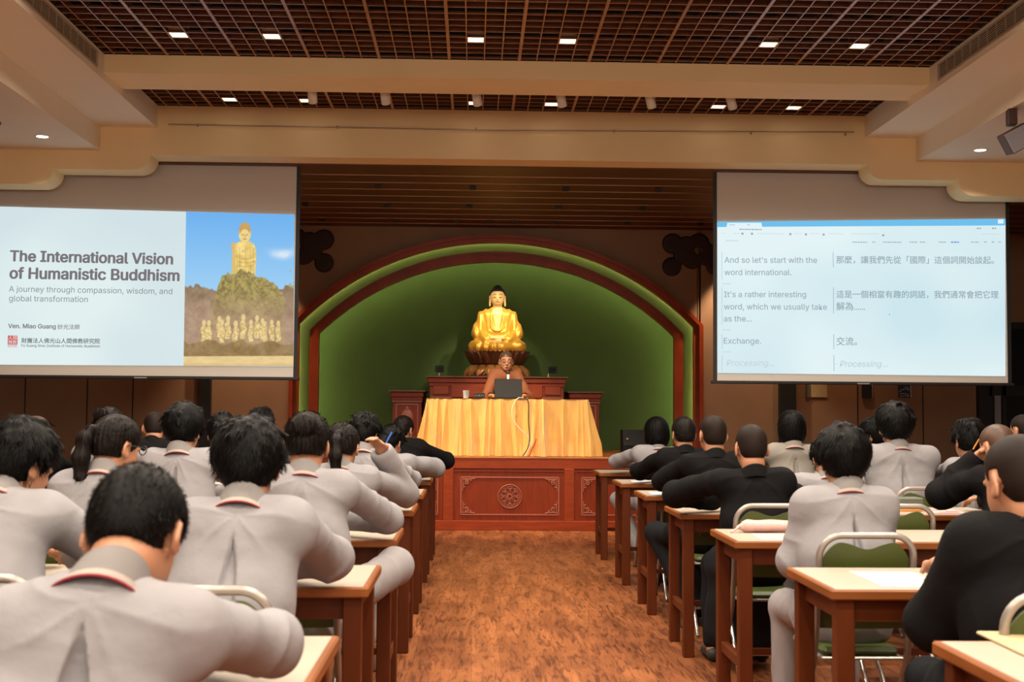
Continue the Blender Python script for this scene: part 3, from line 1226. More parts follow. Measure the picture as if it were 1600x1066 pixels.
YS = 12.05
left = projection_screen(-4.64, -1.736, 'white projection screen on the left with a title slide')
slide = flat('slide', [(-4.60, 1.713), (-1.735, 1.719), (-1.752, 3.19), (-4.60, 3.234)], YS - 0.002, M['page_l'], left)
for i, (s, x0, z0, x1, z1, mt, bd) in enumerate((
        ("The International Vision", -4.452, 2.708, -2.909, 2.694, 'ink_title', 0.0060),
        ("of Humanistic Buddhism", -4.451, 2.541, -2.844, 2.534, 'ink_title', 0.0060),
        ("A journey through compassion, wisdom, and", -4.456, 2.413, -2.905, 2.405, 'ink_sub', 0),
        ("global transformation", -4.453, 2.322, -3.707, 2.320, 'ink_sub', 0),
        ("Ven. Miao Guang", -4.452, 2.064, -4.004, 2.063, 'ink_small', 0.0022),
        ("\u5999\u5149\u6cd5\u5e2b", -3.986, 2.060, -3.777, 2.060, 'ink_small', 0.0008),
        ("\u8ca1\u5718\u6cd5\u4eba\u4f5b\u5149\u5c71\u4eba\u9593\u4f5b\u6559\u7814\u7a76\u9662", -4.324, 1.926, -3.582, 1.926, 'ink_brush', 0.0008),
        ("Fo Guang Shan Institute of Humanistic Buddhism", -4.323, 1.886, -3.581, 1.886, 'ink_brush', 0.0004))):
    keep_world(lettering('lettering', s, x0, z0, x1, z1, YS - 0.005, M[mt], None, bold=bd), slide)
seal = flat('seal', [(-4.454, 1.906), (-4.362, 1.906), (-4.362, 1.993), (-4.454, 1.993)], YS - 0.004, M['seal'], slide)
keep_world(lettering('lettering', "\u4eba\u9593", -4.449, 1.956, -4.368, 1.956, YS - 0.006, M['sealwhite'], None), slide)
keep_world(lettering('lettering', "\u4f5b\u6559", -4.449, 1.914, -4.368, 1.914, YS - 0.006, M['sealwhite'], None), slide)
keep_world(lettering('lettering', "\u7814\u7a76\u9662", -4.452, 1.880, -4.364, 1.880, YS - 0.006, M['seal'], None), slide)


# the picture on the slide, painted point by point
def slide_picture():
    W_, H_ = 190, 270
    u = np.linspace(0, 1, W_)[None, :].repeat(H_, 0)
    v = np.linspace(0, 1, H_)[:, None].repeat(W_, 1)

    def vnoise(sx, sy, seed):
        r = np.random.RandomState(seed)
        g = r.rand(sy + 2, sx + 2)
        x, y = u * sx, v * sy
        i, j = x.astype(int), y.astype(int)
        fx, fy = x - i, y - j
        fx, fy = fx * fx * (3 - 2 * fx), fy * fy * (3 - 2 * fy)
        return (g[j, i] * (1 - fx) + g[j, i + 1] * fx) * (1 - fy) + (g[j + 1, i] * (1 - fx) + g[j + 1, i + 1] * fx) * fy

    img = np.zeros((H_, W_, 3))
    c = lambda *a: np.array(a, float)
    a = np.clip(v / 0.5, 0, 1)[..., None]
    img[:] = c(112, 178, 240) * (1 - a) + c(160, 208, 244) * a
    nz = 0.5 * vnoise(14, 20, 1) + 0.3 * vnoise(36, 50, 2) + 0.2 * vnoise(90, 120, 3)
    # cloud
    cl = np.exp(-(((u - 0.90) / 0.10) ** 2 + ((v - 0.245 - 0.02 * np.sin(9 * u)) / 0.028) ** 2)) * (0.4 + nz)
    img += (c(236, 240, 246) - img) * np.clip(cl, 0, 0.8)[..., None]

    def put(mask, col, amt=1.0):
        m = (np.clip(mask, 0, 1) * amt)[..., None]
        img[:] = img * (1 - m) + np.array(col) * m

    def soft(d, w=0.006):
        return np.clip(0.5 - d / w, 0, 1)

    # standing golden statue
    gold = c(236, 208, 128)[None, None] + ((vnoise(30, 60, 7) - 0.5) * 46)[..., None]

    def oval(cx, cy, rx, ry):
        return soft((np.sqrt(((u - cx) / rx) ** 2 + ((v - cy) / ry) ** 2) - 1) * min(rx, ry))

    body_w = np.interp(v, [0.18, 0.20, 0.24, 0.30, 0.40, 0.45], [0.03, 0.085, 0.105, 0.108, 0.10, 0.10])
    body = soft(np.abs(u - 0.545) - body_w) * (v > 0.18) * (v < 0.46)
    put(body, gold)
    for cx in (0.475, 0.50, 0.555, 0.60, 0.625):
        put(soft(np.abs(u - cx - 0.05 * (v - 0.3)) - 0.004, 0.008) * (v > 0.22) * (v < 0.45), (196, 158, 84), 0.45)
    for cy in (0.30, 0.325, 0.35):
        put(soft(np.abs(v - cy - 1.6 * (u - 0.55) ** 2 * -1) - 0.003, 0.006) * (np.abs(u - 0.56) < 0.07), (184, 142, 70), 0.5)
    put(soft(np.abs(u - 0.445) - 0.016) * (v > 0.225) * (v < 0.45), (222, 190, 110))
    put(oval(0.437, 0.215, 0.017, 0.024), (222, 180, 110))
    put(oval(0.545, 0.135, 0.056, 0.058), gold)
    put(oval(0.545, 0.105, 0.054, 0.040), (204, 160, 92))
    put(oval(0.545, 0.082, 0.034, 0.022), (206, 164, 96))
    put(oval(0.545, 0.147, 0.044, 0.042), (240, 214, 140))
    for dx in (-0.02, 0.02):
        put(oval(0.545 + dx, 0.142, 0.010, 0.004), (176, 128, 70), 0.8)
    put(oval(0.545, 0.152, 0.005, 0.010), (200, 156, 90), 0.7)
    put(oval(0.545, 0.170, 0.014, 0.004), (170, 112, 66), 0.8)
    # trees
    edge = np.interp(u, [0, 0.1, 0.25, 0.27, 1.0], [0.478, 0.475, 0.492, 0.505, 0.478]) + (vnoise(40, 6, 9) - 0.5) * 0.035
    put(soft(edge - v, 0.008), c(152, 128, 102)[None, None] + ((nz - 0.5) * 52)[..., None])
    mound = np.interp(u, [0.24, 0.30, 0.34, 0.42, 0.52, 0.62, 0.72, 0.80, 0.86, 0.92], [0.64, 0.50, 0.41, 0.40, 0.375, 0.40, 0.42, 0.45, 0.49, 0.56]) + (vnoise(46, 8, 12) - 0.5) * 0.03
    mm = soft(mound - v, 0.008) * (u > 0.24) * (u < 0.92)
    leaf = vnoise(70, 95, 41) * 0.5 + vnoise(34, 46, 42) * 0.5
    put(mm, c(162, 144, 92)[None, None] + ((nz - 0.5) * 64)[..., None] * c(1, 0.95, 0.6))
    put(mm * np.clip((leaf - 0.50) * 6, 0, 1) * np.clip((0.66 - v) * 6, 0, 1), (186, 172, 98), 0.75)
    put(mm * np.clip((0.42 - leaf) * 6, 0, 1), (122, 106, 66), 0.5)
    tw = soft(0.36 + 0.16 * (vnoise(30, 30, 21)) - v, 0.01) * soft(0.93 + 0.05 * vnoise(20, 30, 22) - u, 0.01) * (v < 0.5)
    put(tw * (vnoise(60, 80, 23) > 0.5), (172, 168, 96), 0.8)
    hz = np.clip((v - 0.50) / 0.22, 0, 1)
    put(hz * (v < 0.93), c(186, 154, 130)[None, None] + ((nz - 0.5) * 34)[..., None], 0.72)
    # small statues in rows
    for (cx, cy, s) in ((0.18, 0.79, 1), (0.225, 0.79, 1), (0.32, 0.755, 0.9), (0.345, 0.785, 1), (0.40, 0.76, 1), (0.47, 0.80, 1.1), (0.54, 0.755, 1.05), (0.61, 0.78, 0.95),
                        (0.665, 0.755, 1), (0.715, 0.77, 0.95), (0.735, 0.785, 0.9), (0.80, 0.775, 0.9), (0.86, 0.78, 0.9)):
        w = np.interp(v, [cy - 0.052 * s, cy - 0.03 * s, cy + 0.06 * s], [0.012, 0.026, 0.022]) * s
        put(soft(np.abs(u - cx - 0.006 * np.sin(70 * v + 9 * cx)) - w) * (v > cy - 0.05 * s) * (v < cy + 0.065 * s), c(226, 198, 136)[None, None] + ((vnoise(80, 110, int(cx * 100)) - 0.5) * 60)[..., None])
        put(oval(cx, cy - 0.068 * s, 0.018 * s, 0.020 * s), (232, 206, 146))
    # hedge, path
    hd = 0.845 + 0.014 * np.sin(u * 22) + (vnoise(24, 4, 31) - 0.5) * 0.02
    put(soft(hd - v, 0.01), c(150, 122, 80)[None, None] + ((nz - 0.5) * 50)[..., None], 0.85)
    put(soft(0.938 - 0.006 * u - v, 0.006), c(232, 204, 146)[None, None] + ((vnoise(20, 60, 33) - 0.5) * 14)[..., None])
    put(soft(0.985 - v, 0.006), (214, 180, 128), 0.5)
    img = np.clip(img, 0, 255) / 255.0
    img = np.where(img <= 0.04045, img / 12.92, ((img + 0.055) / 1.055) ** 2.4)
    # corner points of the picture on the screen
    tl, tr, br, bl = (-2.790, 3.205), (-1.752, 3.19), (-1.735, 1.722), (-2.782, 1.716)
    X = (tl[0] * (1 - u) + tr[0] * u) * (1 - v) + (bl[0] * (1 - u) + br[0] * u) * v
    Z = (tl[1] * (1 - u) + tr[1] * u) * (1 - v) + (bl[1] * (1 - u) + br[1] * u) * v
    P = np.stack([X, np.full_like(X, YS - 0.004), Z], -1).reshape(-1, 3)
    I = np.arange(W_ * H_).reshape(H_, W_)
    q = np.stack([I[1:, :-1], I[1:, 1:], I[:-1, 1:], I[:-1, :-1]], -1).reshape(-1, 4)
    me = quads_mesh('slide_photo', P, q)
    at = me.color_attributes.new('picture', 'FLOAT_COLOR', 'POINT')
    rgba = np.ones((W_ * H_, 4), np.float32)
    rgba[:, :3] = img.reshape(-1, 3)
    at.data.foreach_set('color', rgba.ravel())
    m = bpy.data.materials.new('slide_picture')
    m.use_nodes = True
    nt = m.node_tree
    nt.nodes.remove(nt.nodes['Principled BSDF'])
    e = nt.nodes.new('ShaderNodeEmission')
    a_ = nt.nodes.new('ShaderNodeVertexColor')
    a_.layer_name = 'picture'
    e.inputs[1].default_value = 2 ** -EXPO
    nt.links.new(a_.outputs[0], e.inputs[0])
    nt.links.new(e.outputs[0], nt.nodes['Material Output'].inputs[0])
    return link('slide_photo', me, m)


ph = keep_world(slide_picture(), slide)
ph['label'] = 'photograph of a golden statue above trees on the slide'

right = projection_screen(2.362, 5.222, 'white projection screen on the right with bilingual captions')
page = flat('slide', [(2.364, 1.691), (5.195, 1.684), (5.217, 3.234), (2.364, 3.170)], YS - 0.002, M['page_r'], right)
flat('tab_bar', [(2.364, 3.118), (5.213, 3.168), (5.216, 3.234), (2.364, 3.170)], YS - 0.004, M['tabblue'], page)
flat('browser_tab', [(2.452, 3.112), (2.806, 3.118), (2.796, 3.166), (2.462, 3.161)], YS - 0.005, M['tabwhite'], page)
flat('window_button', [(5.14, 3.185), (5.195, 3.187), (5.195, 3.228), (5.14, 3.226)], YS - 0.005, M['tabwhite'], page)
for (s, x0, z0, x1, z1, mt, sh) in (
        ("And so let's start with the", 2.434, 2.768, 3.343, 2.776, 'ink_r', 0),
        ("word international.", 2.433, 2.647, 3.090, 2.653, 'ink_r', 0),
        ("It's a rather interesting", 2.430, 2.431, 3.233, 2.438, 'ink_r', 0),
        ("word, which we usually take", 2.428, 2.311, 3.437, 2.318, 'ink_r', 0),
        ("as the...", 2.426, 2.193, 2.701, 2.195, 'ink_r', 0),
        ("Exchange.", 2.425, 1.977, 2.788, 1.979, 'ink_r', 0),
        ("Processing...", 2.452, 1.762, 2.919, 1.765, 'ink_pale', 0.2),
        ("\u00b7 Processing...", 3.522, 1.762, 4.029, 1.765, 'ink_pale2', 0.2),
        ("\u90a3\u9ebc\uff0c\u8b93\u6211\u5011\u5148\u5f9e\u300c\u570b\u969b\u300d\u9019\u500b\u8a5e\u958b\u59cb\u8ac7\u8d77\u3002", 3.534, 2.780, 5.094, 2.792, 'ink_c', 0),
        ("\u9019\u662f\u4e00\u500b\u76f8\u7576\u6709\u8da3\u7684\u8a5e\u8a9e\uff0c\u6211\u5011\u901a\u5e38\u6703\u628a\u5b83\u7406", 3.532, 2.441, 5.134, 2.453, 'ink_c', 0),
        ("\u89e3\u70ba......", 3.531, 2.320, 3.813, 2.322, 'ink_c', 0),
        ("\u4ea4\u6d41\u3002", 3.529, 1.977, 3.731, 1.979, 'ink_c', 0)):
    keep_world(lettering('lettering', s, x0, z0, x1, z1, YS - 0.005, M[mt], None, shear=sh, bold=0.0008 if mt in ('ink_r', 'ink_c') else 0), page)
dv = MB()
for x, zz in ((2.408, ((2.872, 2.605), (2.527, 2.159), (2.068, 1.922), (1.866, 1.716))),):
    for a, b in zz:
        dv.box(x - 0.003, x + 0.003, YS - 0.0055, YS - 0.0045, b, a)
for z in (2.562, 2.11, 1.897):
    for i in range(5):
        dv.box(2.414 + i * 0.017, 2.426 + i * 0.017, YS - 0.0055, YS - 0.0045, z - 0.004, z + 0.004)
keep_world(dv.build('divider', M['bar_r']), page)
dv = MB()
for a, b in ((2.885, 2.734), (2.539, 2.282), (2.078, 1.932), (1.875, 1.719)):
    dv.box(3.503 - 0.003, 3.503 + 0.003, YS - 0.0055, YS - 0.0045, b, a)
keep_world(dv.build('divider', M['bar_r2']), page)
ic = MB()
r_ = random.Random(3)
def dashes(m, x0, x1, z, h=0.010):
    x = x0
    while x < x1:
        w = r_.uniform(0.012, 0.030)
        m.box(x, min(x + w, x1), YS - 0.0055, YS - 0.0045, z - h / 2, z + h / 2)
        x += w + 0.006
for x0, x1 in ((3.694, 3.84), (3.89, 3.92), (3.998, 4.18), (4.258, 4.34), (4.36, 4.42), (4.55, 4.62), (4.87, 4.95), (5.00, 5.03), (5.075, 5.10), (5.145, 5.165)):
    dashes(ic, x0, x1, 2.985 + (x0 - 3.7) * 0.012, 0.009)
for x in (2.61, 2.704, 3.082, 3.235, 3.41, 3.999):
    ic.box(x - 0.010, x + 0.010, YS - 0.0055, YS - 0.0045, 3.046, 3.066)
dashes(ic, 2.58, 2.80, 3.098, 0.010)
dashes(ic, 2.48, 2.54, 3.140, 0.006)
dashes(ic, 2.66, 2.69, 3.143, 0.006)
dashes(ic, 4.93, 4.97, 3.135, 0.012)
dashes(ic, 5.08, 5.12, 3.138, 0.014)
ic.box(4.05, 4.058, YS - 0.0055, YS - 0.0045, 2.27, 2.285)
keep_world(ic.build('toolbar_text', M['icon']), page)
ib = MB()
dashes(ib, 4.67, 4.75, 2.996, 0.014)
keep_world(ib.build('toolbar_highlight', M['iconblue']), page)
pb = MB()
for x0, x1 in ((2.52, 2.59), (2.76, 3.02), (3.12, 3.20), (3.28, 3.37), (3.46, 3.60), (3.68, 3.95), (2.41, 2.44), (4.98, 5.15)):
    dashes(pb, x0, x1, 3.056 + (x0 - 2.5) * 0.01, 0.005)
dashes(pb, 2.45, 2.57, 2.985, 0.008)
keep_world(pb.build('toolbar_faint_text', M['ink_pale']), page)

# ================================================================== STAGE
ST = 0.803
stage = empty('stage', (XC, 13.76, 0))
tag(stage, 'raised mahogany stage with carved front panels and gold-draped table on it', 'stage')


def rel(o, parent):
    return keep_world(o, parent)


rel(MB().box(-2.7, 3.35, 13.76, 16.36, 0, ST - 0.022).build('stage_body', M['mahog']), stage)
rel(MB().box(-2.72, 3.37, 13.735, 16.36, ST - 0.022, ST, 0.006).build('stage_floor', M['stagetop']), stage)
rel(MB().box(-2.7, 3.35, 13.742, 13.76, 0.676, ST - 0.022).build('frieze', M['mahogh']), stage)
rel(MB().box(-2.7, 3.35, 13.735, 13.76, 0.0, 0.105, 0.004).build('plinth', M['mahogh']), stage)
for k in range(-1, 3):
    xs = -0.27 + 1.327 * (k)
    if xs < 3.3:
        rel(MB().box(xs - 0.055, xs + 0.055, 13.738, 13.765, 0.0, 0.676, 0.004).build('stile', M['mahogh']), stage)
# step moulding under the frieze
rel(MB().box(-2.7, 3.35, 13.748, 13.765, 0.640, 0.660).build('moulding', M['mahog']), stage)


def curl(cx, cz, s, sx, sz):
    """scrolled corner carving as polylines in the x/z plane"""
    out = []
    def spiral(px, pz, r0, a0, turns, sgn):
        pts = []
        for i in range(22):
            t = i / 21
            a = a0 + sgn * turns * 2 * math.pi * t
            r = r0 * (1 - 0.75 * t)
            pts.append((px + r * math.cos(a), pz + r * math.sin(a)))
        return pts
    out.append(spiral(0.045, -0.045, 0.030, 2.4, 1.0, -1))
    out.append(spiral(0.085, -0.020, 0.018, 3.1, 0.9, -1))
    out.append(spiral(0.020, -0.085, 0.018, 1.5, 0.9, 1))
    out.append([(0.0, -0.005), (0.05, -0.008), (0.10, -0.006), (0.135, 0.0)])
    out.append([(0.005, 0.0), (0.008, -0.05), (0.006, -0.10), (0.0, -0.135)])
    out.append([(0.05, -0.02), (0.065, -0.045), (0.045, -0.065), (0.02, -0.05), (0.03, -0.03), (0.05, -0.04)])
    return [[(cx + sx * s * p, 13.752, cz + sz * s * q) for p, q in L] for L in out]


for k in range(-2, 3):
    a = -0.27 + 1.327 * k + 0.14
    b = a + 1.327 - 0.255
    if b > 3.3:
        b = 3.28
    z0, z1 = 0.172, 0.578
    fr_ = MB()
    fr_.box(a, b, 13.750, 13.765, z1 - 0.007, z1 + 0.007)
    fr_.box(a, b, 13.750, 13.765, z0 - 0.007, z0 + 0.007)
    fr_.box(a - 0.006, a + 0.006, 13.750, 13.765, z0, z1)
    fr_.box(b - 0.006, b + 0.006, 13.750, 13.765, z0, z1)
    rel(fr_.build('panel_frame', M['carve']), stage)
    for (cx, cz, sx, sz) in ((a + 0.015, z1 - 0.015, 1, 1), (b - 0.015, z1 - 0.015, -1, 1), (a + 0.015, z0 + 0.015, 1, -1), (b - 0.015, z0 + 0.015, -1, -1)):
        mb = MB()
        for L in curl(cx, cz, 1.0, sx, sz):
            mb.tube(L, 0.0060, 5)
        rel(mb.build('corner_carving', M['carve']), stage)
    cx, cz, R = (a + b) / 2, 0.37, 0.128
    md = MB()
    md.tube([(cx + R * math.cos(t), 13.752, cz + R * math.sin(t)) for t in [i / 40 * 2 * math.pi for i in range(40)]], 0.006, 6, closed=True)
    md.tube([(cx + R * .86 * math.cos(t), 13.754, cz + R * .86 * math.sin(t)) for t in [i / 40 * 2 * math.pi for i in range(40)]], 0.0035, 5, closed=True)
    for q in range(8):
        an = q * math.pi / 4
        px, pz = cx + R * .48 * math.cos(an + .39), cz + R * .48 * math.sin(an + .39)
        md.tube([(px + .034 * math.cos(t), 13.753, pz + .034 * math.sin(t)) for t in [i / 14 * 2 * math.pi for i in range(14)]], 0.0035, 5, closed=True)
        px, pz = cx + R * .70 * math.cos(an), cz + R * .70 * math.sin(an)
        md.tube([(px + .018 * math.cos(t), 13.753, pz + .018 * math.sin(t)) for t in [i / 10 * 2 * math.pi for i in range(10)]], 0.003, 5, closed=True)
    md.tube([(cx + .022 * math.cos(t), 13.752, cz + .022 * math.sin(t)) for t in [i / 12 * 2 * math.pi for i in range(12)]], 0.0045, 5, closed=True)
    rel(md.build('medallion', M['carve']), stage)

# ------------------------------------------------------------------ altar
def cabinet(x0, x1, y0, y1, z0, z1, name, label, carved):
    r = empty(name, ((x0 + x1) / 2, (y0 + y1) / 2, z0))
    tag(r, label, 'altar cabinet')
    m = MB()
    m.box(x0 + 0.05, x1 - 0.05, y0 + 0.05, y1, z0, z1 - 0.03)
    m.box(x0 + 0.03, x1 - 0.03, y0 + 0.03, y1, z0, z0 + 0.09, 0.005)
    m.box(x0 + 0.02, x1 - 0.02, y0 + 0.02, y1, z1 - 0.085, z1 - 0.02, 0.01)
    m.box(x0 + 0.035, x1 - 0.035, y0 + 0.035, y1, z1 - 0.125, z1 - 0.08, 0.006)
    rel(m.build('body', M['mahog']), r)
    rel(MB().box(x0, x1, y0, y1, z1 - 0.02, z1, 0.005).build('top', M['bronze']), r)
    if carved:
        f_ = MB()
        a, b, c, d = x0 + 0.095, x1 - 0.095, z0 + 0.17, z1 - 0.17
        for (p, q, s, t) in ((a, b, d - .006, d + .006), (a, b, c - .006, c + .006), (a - .006, a + .006, c, d), (b - .006, b + .006, c, d)):
            f_.box(p, q, y0 + 0.040, y0 + 0.052, s, t)
        f_.box(x0 + 0.04, x1 - 0.04, y0 + 0.028, y0 + 0.052, z1 - 0.140, z1 - 0.128)
        rel(f_.build('panel_frame', M['carve']), r)
        F = Field((-0.14, -0.03, -0.2), (0.14, 0.03, 0.2), 0.006)
        F.ell((0, 0.01, 0.02), (0.080, 0.018, 0.115), k=0.01)
        F.ell((0, 0.01, 0.135), (0.025, 0.016, 0.03), k=0.01)
        F.ell((0, 0.01, -0.11), (0.05, 0.016, 0.03), k=0.01)
        for i in range(4):
            F.cone((-0.1, -0.012, -0.06 + .05 * i), (0.1, -0.012, -0.03 + .045 * i), 0.004, 0.004, k=0.003, cut=True)
        me = F.mesh('carving')
        o = link('carving', me, M['carve'])
        o.location = ((x0 + x1) / 2, y0 + 0.047, (z0 + z1) / 2 + 0.02)
        rel(o, r)
    return r


cabinet(-1.035, -0.585, 15.2, 16.05, ST, 1.548, 'altar_cabinet', 'lower mahogany altar cabinet left of the draped table', True)
cabinet(1.142, 1.585, 15.2, 16.05, ST, 1.548, 'altar_cabinet', 'lower mahogany altar cabinet right of the draped table', True)
al = cabinet(-0.58, 1.137, 15.06, 16.30, ST, 1.722, 'altar_cabinet', 'tall central mahogany altar cabinet carrying the statue and its lotus base', False)
m = MB()
m.box(-0.49, -0.30, 15.09, 15.12, 1.50, 1.60, 0.004)
m.box(0.86, 1.05, 15.09, 15.12, 1.50, 1.60, 0.004)
m.box(-0.27, 0.83, 15.085, 15.12, 1.45, 1.62, 0.004)
rel(m.build('inset_panel', M['mahogh']), al)
m = MB().box(-0.52, 1.08, 15.085, 15.12, 1.455, 1.468, 0.002)
rel(m.build('bead', M['carve']), al)
# small candle holders on the altar top
for i, (x, lab) in enumerate(((-0.42, 'tiny white candle on the left end of the altar top'), (0.90, 'tiny white candle on the right end of the altar top'))):
    r = empty('candle', (x, 15.10, 1.722))
    tag(r, lab, 'candle', 'tiny candles on the altar')
    MB().lathe([(0.012, 0), (0.012, 0.004), (0.005, 0.008)], n=12).build('dish', M['bronzegold'], r)
    MB().lathe([(0.006, 0.008), (0.006, 0.032), (0.002, 0.036)], n=10).build('stick', M['white'], r)

# ------------------------------------------------------------------ lotus pedestal
BX, BY = 0.287, 15.62
ped = empty('lotus_pedestal', (BX, BY, 1.722))
tag(ped, 'double lotus pedestal with dark upper petals and gilded lower petals under the statue', 'pedestal')


def petals(n, r0, z0, r1, z1, bulge, width, sy, tip, thick=0.012, phase=0.0):
    mb = MB()
    for k in range(n):
        a = 2 * math.pi * (k + phase) / n
        def P(u, v, off=0.0):
            w = width * (1 - 0.88 * max(0, (v - 0.45) / 0.55) ** 2.2) * (0.75 + 0.25 * min(1, v * 3))
            s = (u - 0.5) * 2
            r = r0 + (r1 - r0) * v + bulge * math.sin(math.pi * min(v, 1)) - 0.030 * s * s + off + tip * max(0, v - 0.75)
            z = z0 + (z1 - z0) * v
            t = s * w
            return (r * math.cos(a) - t * math.sin(a), (r * math.sin(a) + t * math.cos(a)) * sy, z)
        mb.grid(lambda u, v: P(u, v), 6, 8)
        mb.grid(lambda u, v: P(u, v, -thick), 6, 8, flip=True)
    return mb


up = petals(22, 0.33, 0.165, 0.405, 0.325, 0.012, 0.056, 0.9, 0.05)
up.lathe([(0.30, 0.16), (0.365, 0.31), (0.37, 0.315)], n=40, sy=0.9)
up.build('upper_petals', M['bronze'], ped)
up2 = petals(22, 0.325, 0.170, 0.395, 0.326, 0.004, 0.052, 0.9, 0.04, phase=0.5)
up2.build('upper_petals', M['bronze'], ped)
MB().lathe([(0.30, 0.13), (0.31, 0.15), (0.33, 0.16), (0.33, 0.17)], n=40, sy=0.9).build('waist', M['black'], ped)
lo = petals(17, 0.33, 0.150, 0.410, 0.012, 0.020, 0.064, 0.9, 0.03, thick=0.016)
lo.build('lower_petals', M['bronzegold'], ped)
lo = petals(17, 0.31, 0.150, 0.392, 0.016, 0.008, 0.060, 0.9, 0.02, phase=0.5)
lo.build('lower_petals', M['bronze'], ped)
ins = petals(17, 0.348, 0.135, 0.412, 0.035, 0.022, 0.036, 0.9, 0.03, thick=0.010)
ins.build('petal_relief', M['bronzegold'], ped)
MB().lathe([(0.40, 0.0), (0.40, 0.012), (0.30, 0.05), (0.30, 0.15)], n=40, sy=0.9).build('base', M['bronze'], ped)
MB().lathe([(0.37, 0.315), (0.37, 0.328), (0.36, 0.330)], n=40, sy=0.9).build('seat_disc', M['bronzegold'], ped)

# ------------------------------------------------------------------ seated golden statue
bud = empty('buddha_statue', (BX, BY, 2.052), math.pi)
tag(bud, 'golden seated statue with hands in its lap on a lotus pedestal', 'statue')
h = 0.006
F = Field((-0.42, -0.22, -0.02), (0.42, 0.36, 0.90), h)
F.slab((0, -0.01, 0.05), (0, -0.005, 0.45), 0.15, 0.165, 0.105, 0.088, k=0.05)
F.cone((-0.14, -0.005, 0.445), (0.14, -0.005, 0.445), 0.055, 0.055, k=0.06)
F.cone((0, -0.005, 0.48), (0, 0.01, 0.60), 0.055, 0.056, k=0.04)
Q = 1.13                                     # the head is large, as on such statues
zq = lambda z: 0.572 + (z - 0.572) * Q
F.ell((0, 0.010, zq(0.672)), (0.080 * Q, 0.088 * Q, 0.085 * Q), k=0.02)       # skull
F.ell((0, 0.038 * Q, zq(0.628)), (0.064 * Q, 0.062 * Q, 0.066 * Q), k=0.03)   # cheeks and chin
F.ell((0, 0.068 * Q, zq(0.595)), (0.026 * Q, 0.022 * Q, 0.018 * Q), k=0.02)
F.cone((0, 0.098 * Q, zq(0.668)), (0, 0.110 * Q, zq(0.634)), 0.007, 0.013, k=0.010)
for s in (-1, 1):
    F.cone((s * 0.090, 0.010, zq(0.672)), (s * 0.096, 0.020, zq(0.570)), 0.014, 0.012, k=0.008)
    F.cone((s * 0.014, 0.100 * Q, zq(0.680)), (s * 0.056, 0.084 * Q, zq(0.684)), 0.006, 0.005, k=0.008)
    F.cone((s * 0.022, 0.102 * Q, zq(0.662)), (s * 0.052, 0.090 * Q, zq(0.662)), 0.006, 0.005, k=0.004)
F.cone((-0.020, 0.100 * Q, zq(0.612)), (0.020, 0.100 * Q, zq(0.612)), 0.006, 0.006, k=0.006)
# lower arms and hands in the lap
for s in (-1, 1):
    F.cone((s * 0.21, 0.05, 0.20), (s * 0.08, 0.20, 0.145), 0.040, 0.028, k=0.02)
    F.ell((s * 0.035, 0.225, 0.142), (0.055, 0.035, 0.018), k=0.015)
    for j in range(4):
        F.cone((s * 0.02, 0.212 + 0.012 * j, 0.142), (-s * 0.045, 0.215 + 0.013 * j, 0.150 + 0.006 * (s > 0)), 0.0085, 0.007, k=0.005)
    F.cone((s * 0.05, 0.200, 0.150), (s * 0.006, 0.205, 0.182), 0.010, 0.007, k=0.008)
# crossed feet
F.cone((0.10, 0.20, 0.10), (-0.03, 0.255, 0.105), 0.030, 0.024, k=0.02)
link('body', F.mesh('body'), M['goldskin'], bud)

F = Field((-0.44, -0.24, -0.03), (0.44, 0.38, 0.62), h)
F.slab((0, -0.01, 0.04), (0, -0.005, 0.44), 0.195, 0.190, 0.125, 0.098, k=0.05)
F.cone((-0.155, -0.01, 0.435), (0.155, -0.01, 0.435), 0.072, 0.072, k=0.06)
F.cone((-0.03, -0.02, 0.50), (0.03, -0.02, 0.50), 0.058, 0.058, k=0.05)
for s in (-1, 1):
    F.cone((s * 0.175, -0.005, 0.42), (s * 0.245, 0.045, 0.22), 0.072, 0.082, k=0.04)
    F.cone((s * 0.245, 0.045, 0.20), (s * 0.13, 0.175, 0.135), 0.072, 0.060, k=0.04)
    F.cone((s * 0.06, 0.03, 0.055), (s * 0.275, 0.125, 0.055), 0.082, 0.068, k=0.05)
    F.cone((s * 0.275, 0.125, 0.050), (-s * 0.02, 0.225, 0.050), 0.064, 0.050, k=0.05)
F.ell((0, 0.13, 0.03), (0.27, 0.16, 0.07), k=0.05)
F.cone((0, 0.155, 0.325), (0, 0.125, 0.50), 0.076, 0.072, k=0.010, cut=True)
F.cone((0, 0.06, 0.50), (0, 0.02, 0.62), 0.062, 0.075, k=0.012, cut=True)
F.ell((0, 0.24, 0.185), (0.085, 0.06, 0.055), k=0.02, cut=True)
X, Y, Z = F.ax[0][:, None, None], F.ax[1][None, :, None], F.ax[2][None, None, :]
th = np.arctan2(X + 0 * Y, Y + 0.05)
lap = np.clip((0.125 - Z) / 0.05, 0, 1)
F.f += 0.0105 * np.sin(th * 15 + 22 * np.abs(X)) * lap
up_ = np.clip((Z - 0.12) / 0.06, 0, 1)
fold = np.sin(60 * (np.abs(X) * 1.15 - 0.32 * Z) + 9 * Z)
arm = np.clip((np.abs(X) - 0.08) / 0.05, 0, 1)
F.f += 0.0065 * fold * up_ * arm
F.f += 0.005 * np.sin(75 * (Z - 1.4 * X * X)) * up_ * (1 - arm) * np.clip((0.30 - Z) / 0.05, 0, 1)
F.f = F.f.astype(np.float32)
